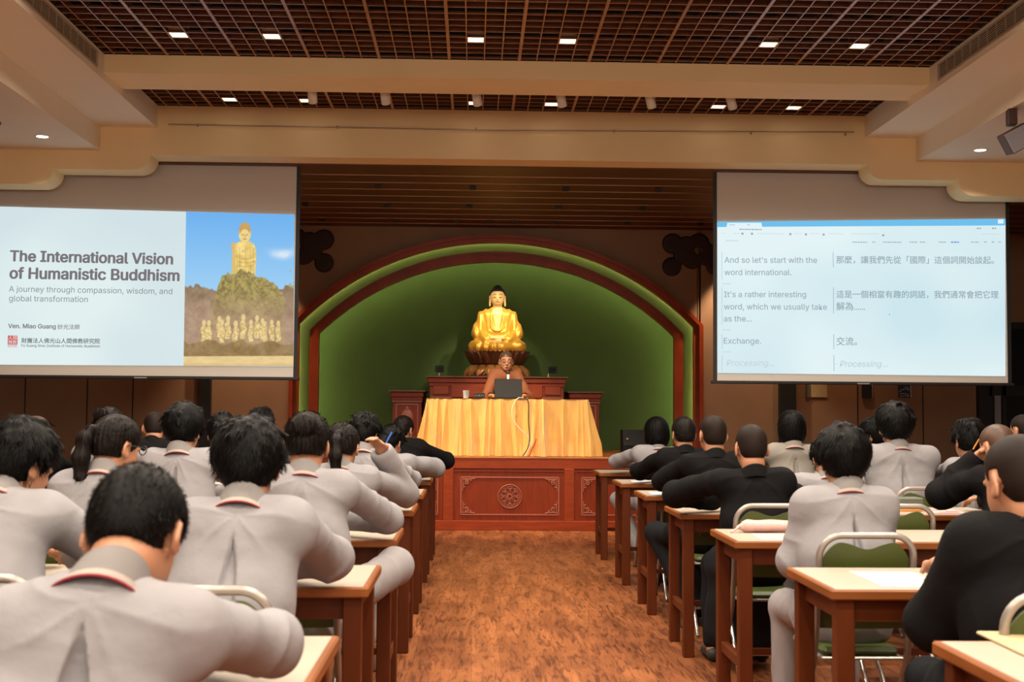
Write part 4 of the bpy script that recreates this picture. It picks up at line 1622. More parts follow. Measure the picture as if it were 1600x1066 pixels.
# raised hems of the robe along the chest opening
robe_me = F.mesh('robe')
robe = link('robe', robe_me, M['gold'], bud)
hm = MB()
for s in (-1, 1):
    hm.tube([(s * 0.064, 0.005, 0.520), (s * 0.078, 0.060, 0.485), (s * 0.080, 0.088, 0.43), (s * 0.080, 0.104, 0.34), (s * 0.070, 0.112, 0.275), (s * 0.03, 0.124, 0.250), (0, 0.126, 0.246)], 0.0085, 8)
hm.build('robe_hem', M['gold'], robe)

F = Field((-0.13, -0.12, 0.56), (0.13, 0.16, 0.90), 0.005)
F.ell((0, 0.000, 0.706), (0.101, 0.106, 0.094), k=0.02)
F.ell((0, -0.006, 0.786), (0.052, 0.052, 0.048), k=0.03)
F.cone((0, -0.05, 0.66), (0, -0.03, 0.60), 0.072, 0.055, k=0.03)
X, Y, Z = F.ax[0][:, None, None], F.ax[1][None, :, None], F.ax[2][None, None, :]
cut = 0.748 - 1.3 * np.maximum(0, 0.055 - Y) - 2.0 * np.maximum(0, np.abs(X) - 0.078) * 0 - Z
cut = np.where(Y < 0.02, 0.585 - Z, cut)
F.f = np.maximum(F.f, (cut * 0.7)).astype(np.float32)
F.f += (0.0025 * (np.sin(240 * X) * np.sin(240 * Z + 120 * Y))).astype(np.float32)
link('hair', F.mesh('hair'), M['buddhahair'], bud)
jw = MB().lathe([(0.001, -0.006), (0.010, 0), (0.001, 0.006)], n=12).build('jewel', M['red'], bud)
jw.location = (0, 0.052, 0.785)
jw.scale = (1.4, 1, 1)
ey = MB()
for s in (-1, 1):
    ey.tube([(s * 0.019, 0.1215, zq(0.6595)), (s * 0.037, 0.117, zq(0.6555)), (s * 0.054, 0.105, zq(0.6590))], 0.0025, 6)
    ey.tube([(s * 0.013, 0.119, zq(0.687)), (s * 0.038, 0.1135, zq(0.694)), (s * 0.062, 0.094, zq(0.686))], 0.0025, 6)
ey.build('brow_lines', M['bronze'], bud)
MB().tube([(-0.020, 0.119, zq(0.612)), (0, 0.121, zq(0.6105)), (0.020, 0.119, zq(0.612))], 0.0035, 6).build('mouth', M['lip'], bud)

# ------------------------------------------------------------------ draped lecture table
tb = empty('draped_table', (0.373, 14.15, ST))
tag(tb, 'lecture table under a floor-length pleated gold satin cloth on the stage', 'table')
X0, X1, Y0, Y1, ZT_ = -0.525, 1.272, 13.92, 14.52, 1.443 - ST
tm = MB()
hw, hd = (X1 - X0) / 2, (Y1 - Y0) / 2
ox, oy = (X0 + X1) / 2 - 0.373, (Y0 + Y1) / 2 - 14.15
tm.box(ox - hw + .01, ox + hw - .01, oy - hd + .01, oy + hd - .01, ZT_ - 0.03, ZT_ - 0.006)
tm.build('tabletop', M['deskwood'], tb)
for sx in (-1, 1):
    for sy in (-1, 1):
        MB().box(ox + sx * (hw - .08) - .025, ox + sx * (hw - .08) + .025, oy + sy * (hd - .08) - .025, oy + sy * (hd - .08) + .025, 0, ZT_ - 0.03).build('leg', M['deskwood'], tb)
rr_ = np.random.RandomState(5)
# pleat profile along the skirt: list of (position, width, depth)
PLEATS = [(rr_.uniform(0, 1), rr_.uniform(0.006, 0.017), rr_.uniform(0.35, 1.0)) for i in range(62)]


def skirt(u, v):
    """u runs round left side, front and right side; v from the table edge to the stage"""
    per = [(ox - hw, oy + hd), (ox - hw, oy - hd), (ox + hw, oy - hd), (ox + hw, oy + hd)]
    ls = [2 * hd, 2 * hw, 2 * hd]
    s = u * sum(ls)
    i = 0
    while i < 2 and s > ls[i]:
        s -= ls[i]
        i += 1
    t = s / ls[i]
    a, b = per[i], per[i + 1]
    x, y = a[0] + (b[0] - a[0]) * t, a[1] + (b[1] - a[1]) * t
    nx, ny = ((-1, 0), (0, -1), (1, 0))[i]
    d = 0.0
    for c, w, dd in PLEATS:
        q = (u - c - 0.010 * v * math.sin(c * 40)) / (w * (0.55 + 0.5 * v))
        if abs(q) < 3:
            d += dd * math.exp(-q * q)
    d = (d - 0.95) * 0.078 * min(1, 0.10 + v * 1.15) + 0.004 * math.sin(u * 310 + 5 * v) * v
    fl = 0.050 * v
    cx = 1.0
    edge = min(abs(x - (ox - hw)), abs(x - (ox + hw))) if i == 1 else 0
    flare = (0.075 if x < ox else 0.030) * v * math.exp(-(edge / 0.09) ** 2) if i == 1 else (0.075 if i == 0 else 0.030) * v
    sx = -1 if x < ox else 1
    X_ = x + (nx * (flare + max(d, -0.02)) if i != 1 else sx * flare)
    Y_ = y + (ny * (fl + d + 0.012 * v) if i == 1 else -0.03 * v * (1 - t if i == 0 else t) * 0 )
    if i != 1:
        k = (t if i == 0 else 1 - t)
        Y_ += -(fl) * max(0, (k - 0.6) / 0.4)
    if i == 1:
        Y_ = max(Y_, 13.742 - 14.15)
    return (X_, Y_, ZT_ - 0.004 - v * (ZT_ - 0.008) + (0.003 * math.sin(30 * u) if 0 < v < 0.05 else 0))


cl = MB()
cl.grid(skirt, 620, 26)
cl.grid(lambda u, v: (ox - hw + 2 * hw * u, oy - hd + 2 * hd * v, ZT_ - 0.002 + 0.0012 * math.sin(u * 60) * math.sin(v * 25)), 60, 14)
cl.build('tablecloth', M['satin'], tb)


def thing_at(name, loc, label, cat, group=None, rz=0):
    return tag(empty(name, loc, rz), label, cat, group)


ZB = 1.444
cup = thing_at('paper_cup', (-0.085, 13.96, ZB), 'small white cup on the left of the gold-draped table', 'cup')
MB().lathe([(0.028, 0.0), (0.036, 0.085), (0.0375, 0.088), (0.034, 0.088), (0.027, 0.006), (0.001, 0.005)], n=24, cap=False).build('cup_body', M['white'], cup)
bx = thing_at('name_box', (0.062, 13.98, ZB), 'low black patterned box on the gold-draped table beside the cup', 'box')
MB().box(-0.060, 0.060, -0.04, 0.04, 0.0, 0.062, 0.006).build('box_body', M['blackmatte'], bx)
m = MB()
for i in range(5):
    x = -0.044 + i * 0.022
    m.tube([(x - 0.008, -0.0405, 0.02), (x, -0.0415, 0.046), (x + 0.008, -0.0405, 0.02)], 0.0016, 5)
    m.tube([(x - 0.009, -0.0405, 0.034), (x + 0.009, -0.0405, 0.034)], 0.0012, 5)
m.build('silver_pattern', M['metal'], bx)

lap_ = thing_at('laptop', (0.388, 14.05, ZB), 'open dark grey laptop with its lid towards the hall', 'laptop')
MB().box(-0.155, 0.155, -0.02, 0.20, 0.0, 0.014, 0.004).build('keyboard_base', M['laptop'], lap_)
ld = MB().box(-0.156, 0.156, -0.004, 0.004, 0.0, 0.212, 0.003).build('lid', M['laptop'], lap_)
ld.location = (0, -0.018, 0.012)
ld.rotation_euler = (-0.13, 0, 0)
mk = MB()
mk.lathe([(0.0005, 0), (0.013, 0)], n=20, cap=False)
mo = mk.build('emblem', M['black'], ld)
mo.rotation_euler = (math.pi / 2, 0, 0)
mo.location = (0, -0.0045, 0.104)

mic = thing_at('microphone', (0.395, 14.33, ZB), 'black microphone on a thin stand behind the laptop', 'microphone')
MB().lathe([(0.05, 0), (0.05, 0.012), (0.012, 0.018)], n=20).build('stand_base', M['black'], mic)
MB().tube([(0, 0, 0.015), (0, 0.02, 0.14), (0.0, 0.04, 0.215)], 0.006, 8).build('stand_pole', M['black'], mic)
MB().tube([(0, 0.04, 0.205), (0.0, 0.062, 0.278)], [0.012, 0.015], 12).build('handle', M['whiteplastic'], mic)
F = Field((-0.03, 0.03, 0.25), (0.03, 0.12, 0.34), 0.003)
F.ell((0, 0.072, 0.300), (0.021, 0.021, 0.026), k=0.005)
link('mic_head', F.mesh('mic_head'), M['black'], mic)


def smooth_path(P, n=6):
    out = []
    P = [Vector(p) for p in P]
    for i in range(len(P) - 1):
        p0, p1, p2, p3 = P[max(i - 1, 0)], P[i], P[i + 1], P[min(i + 2, len(P) - 1)]
        for k in range(n):
            t = k / n
            out.append(0.5 * ((2 * p1) + (p2 - p0) * t + (2 * p0 - 5 * p1 + 4 * p2 - p3) * t * t + (3 * p1 - p0 - 3 * p2 + p3) * t ** 3))
    out.append(P[-1])
    return out


YC_ = 13.782
o = MB().tube(smooth_path([(0.60, 13.99, 1.450), (0.55, 13.90, 1.450), (0.50, 13.855, 1.452), (0.462, 13.825, 1.415), (0.424, 13.80, 1.323), (0.439, 13.79, 1.21), (0.51, YC_, 1.112), (0.582, YC_, 1.042), (0.622, YC_, 0.972), (0.612, YC_ - .01, 0.89), (0.575, 13.775, 0.812)]), 0.0055, 8).build('cable', M['cable_w'])
tag(o, 'white cable looping down the front of the gold tablecloth', 'cable')
o = MB().tube(smooth_path([(0.54, 14.02, 1.450), (0.56, 13.92, 1.451), (0.575, 13.855, 1.452), (0.607, 13.82, 1.395), (0.609, 13.79, 1.183), (0.620, YC_, 1.007), (0.600, YC_ - .008, 0.90), (0.545, 13.772, 0.813)]), 0.006, 8).build('cable', M['cable_b'])
tag(o, 'black cable hanging straight down the front of the gold tablecloth', 'cable')
o = MB().tube(smooth_path([(0.69, 13.788, 1.00), (0.675, YC_, 0.955), (0.650, YC_, 0.90), (0.62, 13.776, 0.83), (0.60, 13.770, 0.812)]), 0.011, 8).build('cable', M['copper'])
tag(o, 'short orange cable end at the foot of the gold tablecloth', 'cable')

# ------------------------------------------------------------------ stage monitor loudspeaker
sp = thing_at('stage_monitor', (2.02, 15.30, ST), 'black wedge loudspeaker standing on the right of the stage floor', 'loudspeaker')
m = MB()
prof = [(-0.17, 0.0), (0.15, 0.0), (0.15, 0.28), (-0.07, 0.28), (-0.19, 0.085)]
vs = [(-0.20, y, z) for y, z in prof] + [(0.26, y, z) for y, z in prof]
m.add(vs, [tuple(range(5)), tuple(range(9, 4, -1))] + [(i, (i + 1) % 5, (i + 1) % 5 + 5, i + 5) for i in range(5)])
m.build('cabinet', M['blackmatte'], sp)
m = MB()
a, b = Vector((0, -0.192, 0.092)), Vector((0, -0.075, 0.278))
nn = Vector((0, -0.846, 0.532)) * 0.006
m.add([Vector((-0.185, 0, 0)) + a + nn, Vector((0.245, 0, 0)) + a + nn, Vector((0.245, 0, 0)) + b + nn, Vector((-0.185, 0, 0)) + b + nn], [(0, 1, 2, 3)])
m.build('grille', M['blackmatte'], sp)
m = MB().box(-0.165, -0.14, -0.172, -0.160, 0.165, 0.185, 0.001)
m.build('badge', M['metal'], sp)

# ================================================================== DESKS
DW, DD, DH = 1.80, 0.565, 0.77


def make_desk():
    """far edge at y = 0, near edge at y = -DD, left edge at x = 0"""
    r = empty('desk')
    t = MB().box(0, DW, -DD, 0, DH - 0.034, DH - 0.0015, 0.005)
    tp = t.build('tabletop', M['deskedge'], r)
    l = MB().box(0.017, DW - 0.017, -DD + 0.017, -0.017, DH - 0.006, DH, 0.0012).build('laminate', M['laminate'], tp)
    l['label'] = 'cream laminate surface'
    a = MB()
    a.box(0.05, DW - 0.05, -DD + 0.045, -DD + 0.063, DH - 0.105, DH - 0.034)
    a.box(0.05, DW - 0.05, -0.063, -0.045, DH - 0.105, DH - 0.034)
    a.box(0.045, 0.063, -DD + 0.05, -0.05, DH - 0.105, DH - 0.034)
    a.box(DW - 0.063, DW - 0.045, -DD + 0.05, -0.05, DH - 0.105, DH - 0.034)
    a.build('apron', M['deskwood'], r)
    s = 0.058
    for x in (0.022, DW - 0.022 - s):
        for y in (-DD + 0.022, -0.022 - s):
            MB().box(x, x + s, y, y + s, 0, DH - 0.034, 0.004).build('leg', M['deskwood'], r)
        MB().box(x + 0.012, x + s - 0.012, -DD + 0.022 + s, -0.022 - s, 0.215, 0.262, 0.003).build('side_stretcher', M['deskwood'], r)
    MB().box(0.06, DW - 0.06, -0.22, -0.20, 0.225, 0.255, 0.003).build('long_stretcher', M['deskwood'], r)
    return r


RF = [3.03, 4.44, 5.87, 7.28, 8.66, 10.02, 11.62]
LF = [3.08, 4.46, 5.86, 7.38, 8.68, 10.15, 11.55]
ROWN = ['seventh', 'sixth', 'fifth', 'fourth', 'third', 'second', 'first']
desk0 = None
for side, lst in (('right', RF), ('left', LF)):
    for i, y in enumerate(lst):
        cols = [0]
        if i in (3, 4, 5, 6):
            cols.append(1)
        for c in cols:
            o = make_desk() if desk0 is None else copy_tree(desk0)
            desk0 = desk0 or o
            if side == 'right':
                o.location = (1.115 + c * (DW + 0.06), y, 0)
            else:
                o.location = (-0.32 - DW - c * (DW + 0.06), y, 0)
            where = 'at the aisle' if c == 0 else 'by the wall side'
            tag(o, 'cream-topped wooden desk %s, %s half, %s row from the stage' % (where, side, ROWN[i]), 'desk', 'cream-topped wooden desks')


# ================================================================== FOLDING CHAIRS
def make_chair():
    """back at y = 0 facing +y, centred on x = 0"""
    r = empty('folding_chair')
    w, top, R = 0.172, 0.876, 0.078
    def back_y(z):
        return 0.0 + (top - z) * 0.17
    pts = [(-w, back_y(0) + 0.22, 0.012), (-w, back_y(0.40) + 0.02, 0.40), (-w, back_y(0.55), 0.55), (-w, back_y(top - R), top - R)]
    for i in range(1, 9):
        a = math.pi - math.pi / 2 * i / 8
        z = top - R + R * math.sin(a)
        pts.append((-w + R + R * math.cos(a), back_y(z), z))
    for i in range(0, 9):
        a = math.pi / 2 - math.pi / 2 * i / 8
        z = top - R + R * math.sin(a)
        pts.append((w - R + R * math.cos(a), back_y(z), z))
    pts += [(w, back_y(0.55), 0.55), (w, back_y(0.40) + 0.02, 0.40), (w, back_y(0) + 0.22, 0.012)]
    MB().tube(pts, 0.0125, 10).build('back_frame', M['metal'], r)
    for s in (-1, 1):
        x = s * (w - 0.028)
        MB().tube([(x, 0.46, 0.435), (x, 0.30, 0.32), (x, 0.02, 0.012)], 0.0105, 8).build('leg', M['chrome'], r)
        MB().tube([(s * w, back_y(0) + 0.225, 0.0), (s * w, back_y(0) + 0.22, 0.03)], 0.0155, 10).build('foot_cap', M['black'], r)
    MB().tube([(-w + .028, 0.15, 0.155), (w - .028, 0.15, 0.155)], 0.008, 8).build('crossbar', M['chrome'], r)
    # green back panel with a dipped upper edge
    p = MB()
    nz, nx = 10, 24
    hw = w - 0.014
    def topz(u):
        x = abs(u * 2 - 1)
        c = 0.062 * max(0.0, (x - 0.58) / 0.42) ** 2
        return top - 0.024 - 0.026 * math.exp(-(x / 0.36) ** 2) - c
    def P(u, v, off):
        z = 0.535 + (topz(u) - 0.535) * v
        x = (u * 2 - 1) * hw
        return (x, back_y(z) + 0.018 * (1 - (x / hw) ** 2) * -1 + 0.006 + off, z)
    p.grid(lambda u, v: P(u, v, 0.0), nx, nz)
    p.grid(lambda u, v: P(u, v, 0.012), nx, nz, flip=True)
    p.add([P(i / nx, 1, 0) for i in range(nx + 1)] + [P(i / nx, 1, 0.012) for i in range(nx + 1)], [(i, i + 1, nx + 2 + i, nx + 1 + i) for i in range(nx)])
    p.add([P(i / nx, 0, 0) for i in range(nx + 1)] + [P(i / nx, 0, 0.012) for i in range(nx + 1)], [(i + 1, i, nx + 1 + i, nx + 2 + i) for i in range(nx)])
    bp = p.build('back_panel', M['chairgreen'], r)
    rv = MB()
    for s in (-1, 1):
        rv.tube([(s * (hw - 0.03), back_y(0.60) - 0.004, 0.60), (s * (hw - 0.03), back_y(0.60) + 0.012, 0.60)], 0.006, 8)
    rv.build('rivet', M['metal'], bp)
    st = MB().box(-w + 0.03, w - 0.03, 0.075, 0.47, 0.428, 0.462, 0.014)
    st.build('seat', M['chairgreen'], r)
    MB().box(-w + 0.02, w - 0.02, 0.065, 0.48, 0.418, 0.430, 0.004).build('seat_pan', M['metal'], r)
    return r


chair0 = None


def place_chair(x, y, label, rz=0.0):
    global chair0
    o = make_chair() if chair0 is None else copy_tree(chair0)
    chair0 = chair0 or o
    o.location = (x, y, 0)
    o.rotation_euler = (0, 0, rz)
    tag(o, label, 'chair', 'green folding chairs')
    return o

# ================================================================== PEOPLE
def rot(yaw, pitch, roll=0.0):
    return np.array(Matrix.Rotation(yaw, 3, 'Z') @ Matrix.Rotation(-pitch, 3, 'X') @ Matrix.Rotation(roll, 3, 'Y'))


def unit(v):
    v = np.array(v, float)
    return v / np.linalg.norm(v)


def displace(me, amp_fn):
    n = len(me.vertices)
    co = np.empty(n * 3, np.float32)
    no = np.empty(n * 3, np.float32)
    me.vertices.foreach_get('co', co)
    me.vertices.foreach_get('normal', no)
    co, no = co.reshape(-1, 3), no.reshape(-1, 3)
    co = co + no * amp_fn(co)[:, None]
    me.vertices.foreach_set('co', co.astype(np.float32).ravel())
    me.update()


def add_hand(F, W, E, s, k=0.008, curl=0.5, up=(0, 0, 1), grip=False):
    """palm, four fingers and a thumb beyond the wrist W, pointing away from elbow E"""
    f = unit(np.array(W) - np.array(E))
    up = np.array(up, float)
    side = unit(np.cross(f, up)) * s            # towards the little finger for s = +1 right hand
    n = unit(np.cross(side, f)) * s
    if n @ up < 0:
        n = -n
    W = np.array(W, float)
    F.cone(W - f * 0.02, W + f * 0.02, 0.024, 0.025, k=0.02)
    F.slab(W + f * 0.015, W + f * 0.085, 0.030, 0.038, 0.014, 0.012, side=side, k=0.015)
    for j, (off, L) in enumerate(((-0.028, 0.070), (-0.009, 0.078), (0.010, 0.072), (0.028, 0.056))):
        b = W + f * 0.085 + side * off
        d1 = unit(f - n * curl * 0.7)
        d2 = unit(f * (0.6 if not grip else -0.2) - n * (curl * 1.6 + 0.2))
        m = b + d1 * L * 0.5
        F.cone(b - f * 0.01, m, 0.0095, 0.0085, k=k)
        F.cone(m, m + d2 * L * 0.5, 0.0085, 0.0070, k=k)
    tb_ = W + f * 0.03 - side * 0.030
    m = tb_ + unit(f * 0.7 - side * 0.8) * 0.032
    F.cone(tb_, m, 0.0125, 0.0100, k=0.012)
    F.cone(m, m + unit(f - n * 0.3 + side * 0.15) * 0.030, 0.0100, 0.0078, k=0.008)


def head_prims(F, C, R, hs, face=True):
    T = lambda p: C + R @ (np.array(p, float) * hs)
    F.ell(T((0, -0.012, 0.030)), np.array((0.076, 0.094, 0.083)) * hs, R, k=0.02)
    F.ell(T((0, 0.028, -0.045)), np.array((0.060, 0.062, 0.066)) * hs, R, k=0.035)
    F.ell(T((0, 0.058, -0.090)), np.array((0.026, 0.024, 0.018)) * hs, R, k=0.025)
    for s in (-1, 1):
        Re = R @ rot(s * 0.45, 0.18)
        F.ell(T((s * 0.079, -0.014, -0.014)), np.array((0.0085, 0.021, 0.034)) * hs, Re, k=0.008)
        F.ell(T((s * 0.077, -0.004, -0.036)), np.array((0.0085, 0.010, 0.014)) * hs, Re, k=0.008)
        F.ell(T((s * 0.089, -0.012, -0.012)), np.array((0.005, 0.011, 0.017)) * hs, Re, k=0.006, cut=True)
        if face:
            F.ell(T((s * 0.031, 0.090, 0.004)), np.array((0.018, 0.014, 0.010)) * hs, R, k=0.012, cut=True)
            F.ell(T((s * 0.031, 0.076, 0.003)), np.array((0.014, 0.012, 0.0105)) * hs, R, k=0.004)
    if face:
        F.cone(T((0, 0.082, 0.008)), T((0, 0.098, -0.030)), 0.007 * hs, 0.012 * hs, k=0.012)
        F.ell(T((0, 0.084, -0.062)), np.array((0.022, 0.008, 0.006)) * hs, R, k=0.006)
        F.ell(T((0, 0.082, -0.073)), np.array((0.019, 0.008, 0.006)) * hs, R, k=0.006)


def add_strands(v, q, style, r, h):
    """loose strands combed over the hair so that its outline and sheen break up"""
    n = dict(shaved=0, buzz=3800, short=2600, messy=3200, full=3000, ponytail=2000, bun=2000, bob=2600, lowtail=2200)[style]
    if h > 0.006:
        n = n // 3
    if n == 0:
        return v, q
    e1, e2 = v[q[:, 1]] - v[q[:, 0]], v[q[:, 3]] - v[q[:, 0]]
    fn = np.cross(e1, e2)
    vn = np.zeros_like(v)
    for i in range(4):
        np.add.at(vn, q[:, i], fn)
    vn /= np.linalg.norm(vn, axis=1)[:, None] + 1e-12
    ok = np.nonzero(~((v[:, 1] > 0.075) & (vn[:, 2] < -0.2)))[0]
    i = r.choice(ok, n)
    p, nn = v[i], vn[i]
    crown = np.array((0.012, -0.055, 0.12))
    t = p - crown
    if style in ('ponytail', 'bun'):
        t = np.where((p[:, 1:2] < -0.115), np.array((0, -0.05, -1.0)), np.array((0, -0.125, 0.05)) - p)
    t = t / (np.linalg.norm(t, axis=1)[:, None] + 1e-9)
    loose = dict(buzz=0.5, short=0.22, messy=0.34, full=0.13, ponytail=0.10, bun=0.10, bob=0.06, lowtail=0.25)[style]
    if style not in ('ponytail', 'bun'):
        t = t + np.array((0, 0, -0.6))
    t = t + r.normal(size=t.shape) * loose
    t -= nn * (t * nn).sum(1)[:, None]
    t /= np.linalg.norm(t, axis=1)[:, None] + 1e-9
    L = (r.uniform(0.006, 0.011, n) if style == 'buzz' else r.uniform(0.014, 0.034, n))[:, None]
    lift = dict(buzz=0.8, short=0.06, messy=0.13, full=0.035, ponytail=0.03, bun=0.03, bob=0.03, lowtail=0.10)[style]
    w = (0.0006 if style == 'buzz' else 0.0011) * (1 if h < 0.006 else 2.0)
    s_ = np.cross(t, nn)
    up = r.uniform(0.2, 1.0, n)[:, None] * lift
    p0 = p - nn * 0.002
    p1 = p + t * L * 0.5 + nn * (0.001 + L * 0.5 * up)
    p2 = p + t * L + nn * (0.001 + L * up * 0.75)
    V = np.stack([p0 - s_ * w, p0 + s_ * w, p1 - s_ * w, p1 + s_ * w, p2 - s_ * w * .2, p2 + s_ * w * .2], 1).reshape(-1, 3)
    b = len(v) + np.arange(n)[:, None] * 6
    Q = np.concatenate([b + np.array((0, 1, 3, 2)), b + np.array((2, 3, 5, 4))])
    return np.concatenate([v, V]), np.concatenate([q, Q])


def hair_mesh(style, C, R, hs, h, seed):
    F = Field((-0.16, -0.22, -0.26), (0.16, 0.15, 0.18), h)
    r = np.random.RandomState(seed)
    X, Y, Z = F.ax[0][:, None, None], F.ax[1][None, :, None], F.ax[2][None, None, :]
    th = dict(shaved=0.0022, buzz=0.009, short=0.017, messy=0.021, ponytail=0.011, bun=0.011, bob=0.020, lowtail=0.016, full=0.026)[style]
    F.ell((0, -0.013, 0.031), (0.076 + th, 0.094 + th, 0.083 + th), k=0.0)
    nape = dict(shaved=-0.060, buzz=-0.062, short=-0.072, messy=-0.070, ponytail=-0.050, bun=-0.050, bob=-0.105, lowtail=-0.075, full=-0.080)[style]
    if style in ('short', 'messy', 'full', 'buzz', 'lowtail', 'ponytail', 'bun', 'shaved'):
        F.ell((0, -0.050, -0.020), (0.060 + th * 0.7, 0.052 + th, 0.062), k=0.03)
    if style in ('full', 'messy'):
        F.ell((0, -0.028, 0.030), (0.088 + th * 0.6, 0.080 + th, 0.088), k=0.02)
    if style == 'bob':
        F.ell((0, -0.020, -0.020), (0.102, 0.104, 0.125), k=0.02)
    ys = [-0.14, -0.06, -0.034, -0.022, 0.012, 0.020, 0.05, 0.085, 0.13]
    if style == 'bob':
        zs = [nape, nape - 0.005, -0.10, -0.10, -0.095, -0.085, -0.05, 0.050, 0.060]
    elif style in ('shaved', 'buzz'):
        zs = [nape, nape + 0.004, -0.030, 0.026, 0.026, -0.012, 0.030, 0.070, 0.085]
    else:
        zs = [nape, nape - 0.002, -0.042, 0.020, 0.022, -0.022, 0.010, 0.055, 0.070]
    zh = np.interp(Y, ys, zs)
    if style != 'bob':
        zh = np.where(np.abs(X) < 0.062, np.interp(Y, [-0.14, 0.0, 0.05, 0.085, 0.13], [nape, nape, 0.045, 0.058, 0.075]), zh)
    F.f = np.maximum(F.f, (zh - Z) * 0.8 + 0 * X).astype(np.float32)
    if style == 'bob':
        F.f = np.maximum(F.f, np.minimum(Y - 0.052, 0.062 - Z) + 0 * X).astype(np.float32)
    n = dict(shaved=0, buzz=0, short=46, messy=80, ponytail=0, bun=0, bob=0, lowtail=30, full=30)[style]
    crown = np.array((0.01, -0.055, 0.115))
    for i in range(n):
        a, e = r.uniform(0, 2 * math.pi), r.uniform(-0.15, 1.35)
        d = np.array((math.cos(a) * math.cos(e), math.sin(a) * math.cos(e), math.sin(e)))
        if d[1] > 0.55 and d[2] < 0.35:
            continue
        p = np.array((0, -0.015, 0.031)) + d * np.array((0.076 + th, 0.094 + th, 0.083 + th)) * 0.97
        t = p - crown
        t -= d * (t @ d)
        t = unit(t + 1e-4) * 0.8 + np.array((0, 0, -0.55)) + r.normal(size=3) * 0.35
        L = r.uniform(0.025, 0.050)
        q = p + unit(t) * L + d * r.uniform(0.000, 0.010 if style == 'messy' else 0.005)
        F.cone(p, q, 0.013, 0.004, k=0.008)
    if style == 'ponytail':
        P = [(0, -0.100, 0.045), (0, -0.135, 0.040), (0, -0.155, 0.000), (0, -0.152, -0.075), (0.005, -0.135, -0.150), (0.008, -0.125, -0.195)]
        rr = [0.020, 0.016, 0.026, 0.032, 0.024, 0.006]
        for i in range(5):
            F.cone(P[i], P[i + 1], rr[i], rr[i + 1], k=0.015)
    if style == 'bun':
        F.ell((0, -0.118, 0.062), (0.044, 0.034, 0.040), k=0.012)
        for i in range(16):
            t = i / 15 * 2 * math.pi
            F.cone((0.030 * math.cos(t), -0.140 + 0.012 * math.sin(t) * math.sin(t), 0.062 + 0.028 * math.sin(t)),
                   (0.030 * math.cos(t + .5), -0.140 + 0.012 * math.sin(t + .5) ** 2, 0.062 + 0.028 * math.sin(t + .5)), 0.012, 0.012, k=0.004)
    if style == 'lowtail':
        for i in range(9):
            x = r.uniform(-0.03, 0.03)
            F.cone((x * .6, -0.11, -0.02), (x, -0.125 - r.uniform(0, .02), -0.085), 0.024, 0.018, k=0.01)
            F.cone((x, -0.125, -0.085), (x * 1.6, -0.11 - r.uniform(0, .03), -0.15), 0.018, 0.006, k=0.01)
        F.cone((0.085, 0.00, 0.02), (0.088, 0.00, -0.03), 0.014, 0.006, k=0.01)
    if style in ('bob', 'ponytail', 'bun'):
        ang = np.arctan2(X, -(Y + 0.01))
        F.f += (0.0016 * np.sin(ang * 34 + 30 * Z)).astype(np.float32)
    v, q = nets(F.f, F.lo, F.h)
    v, q = add_strands(v, q, style, r, h)
    v = v @ (R * hs).T + C
    return quads_mesh('hair', v, q)


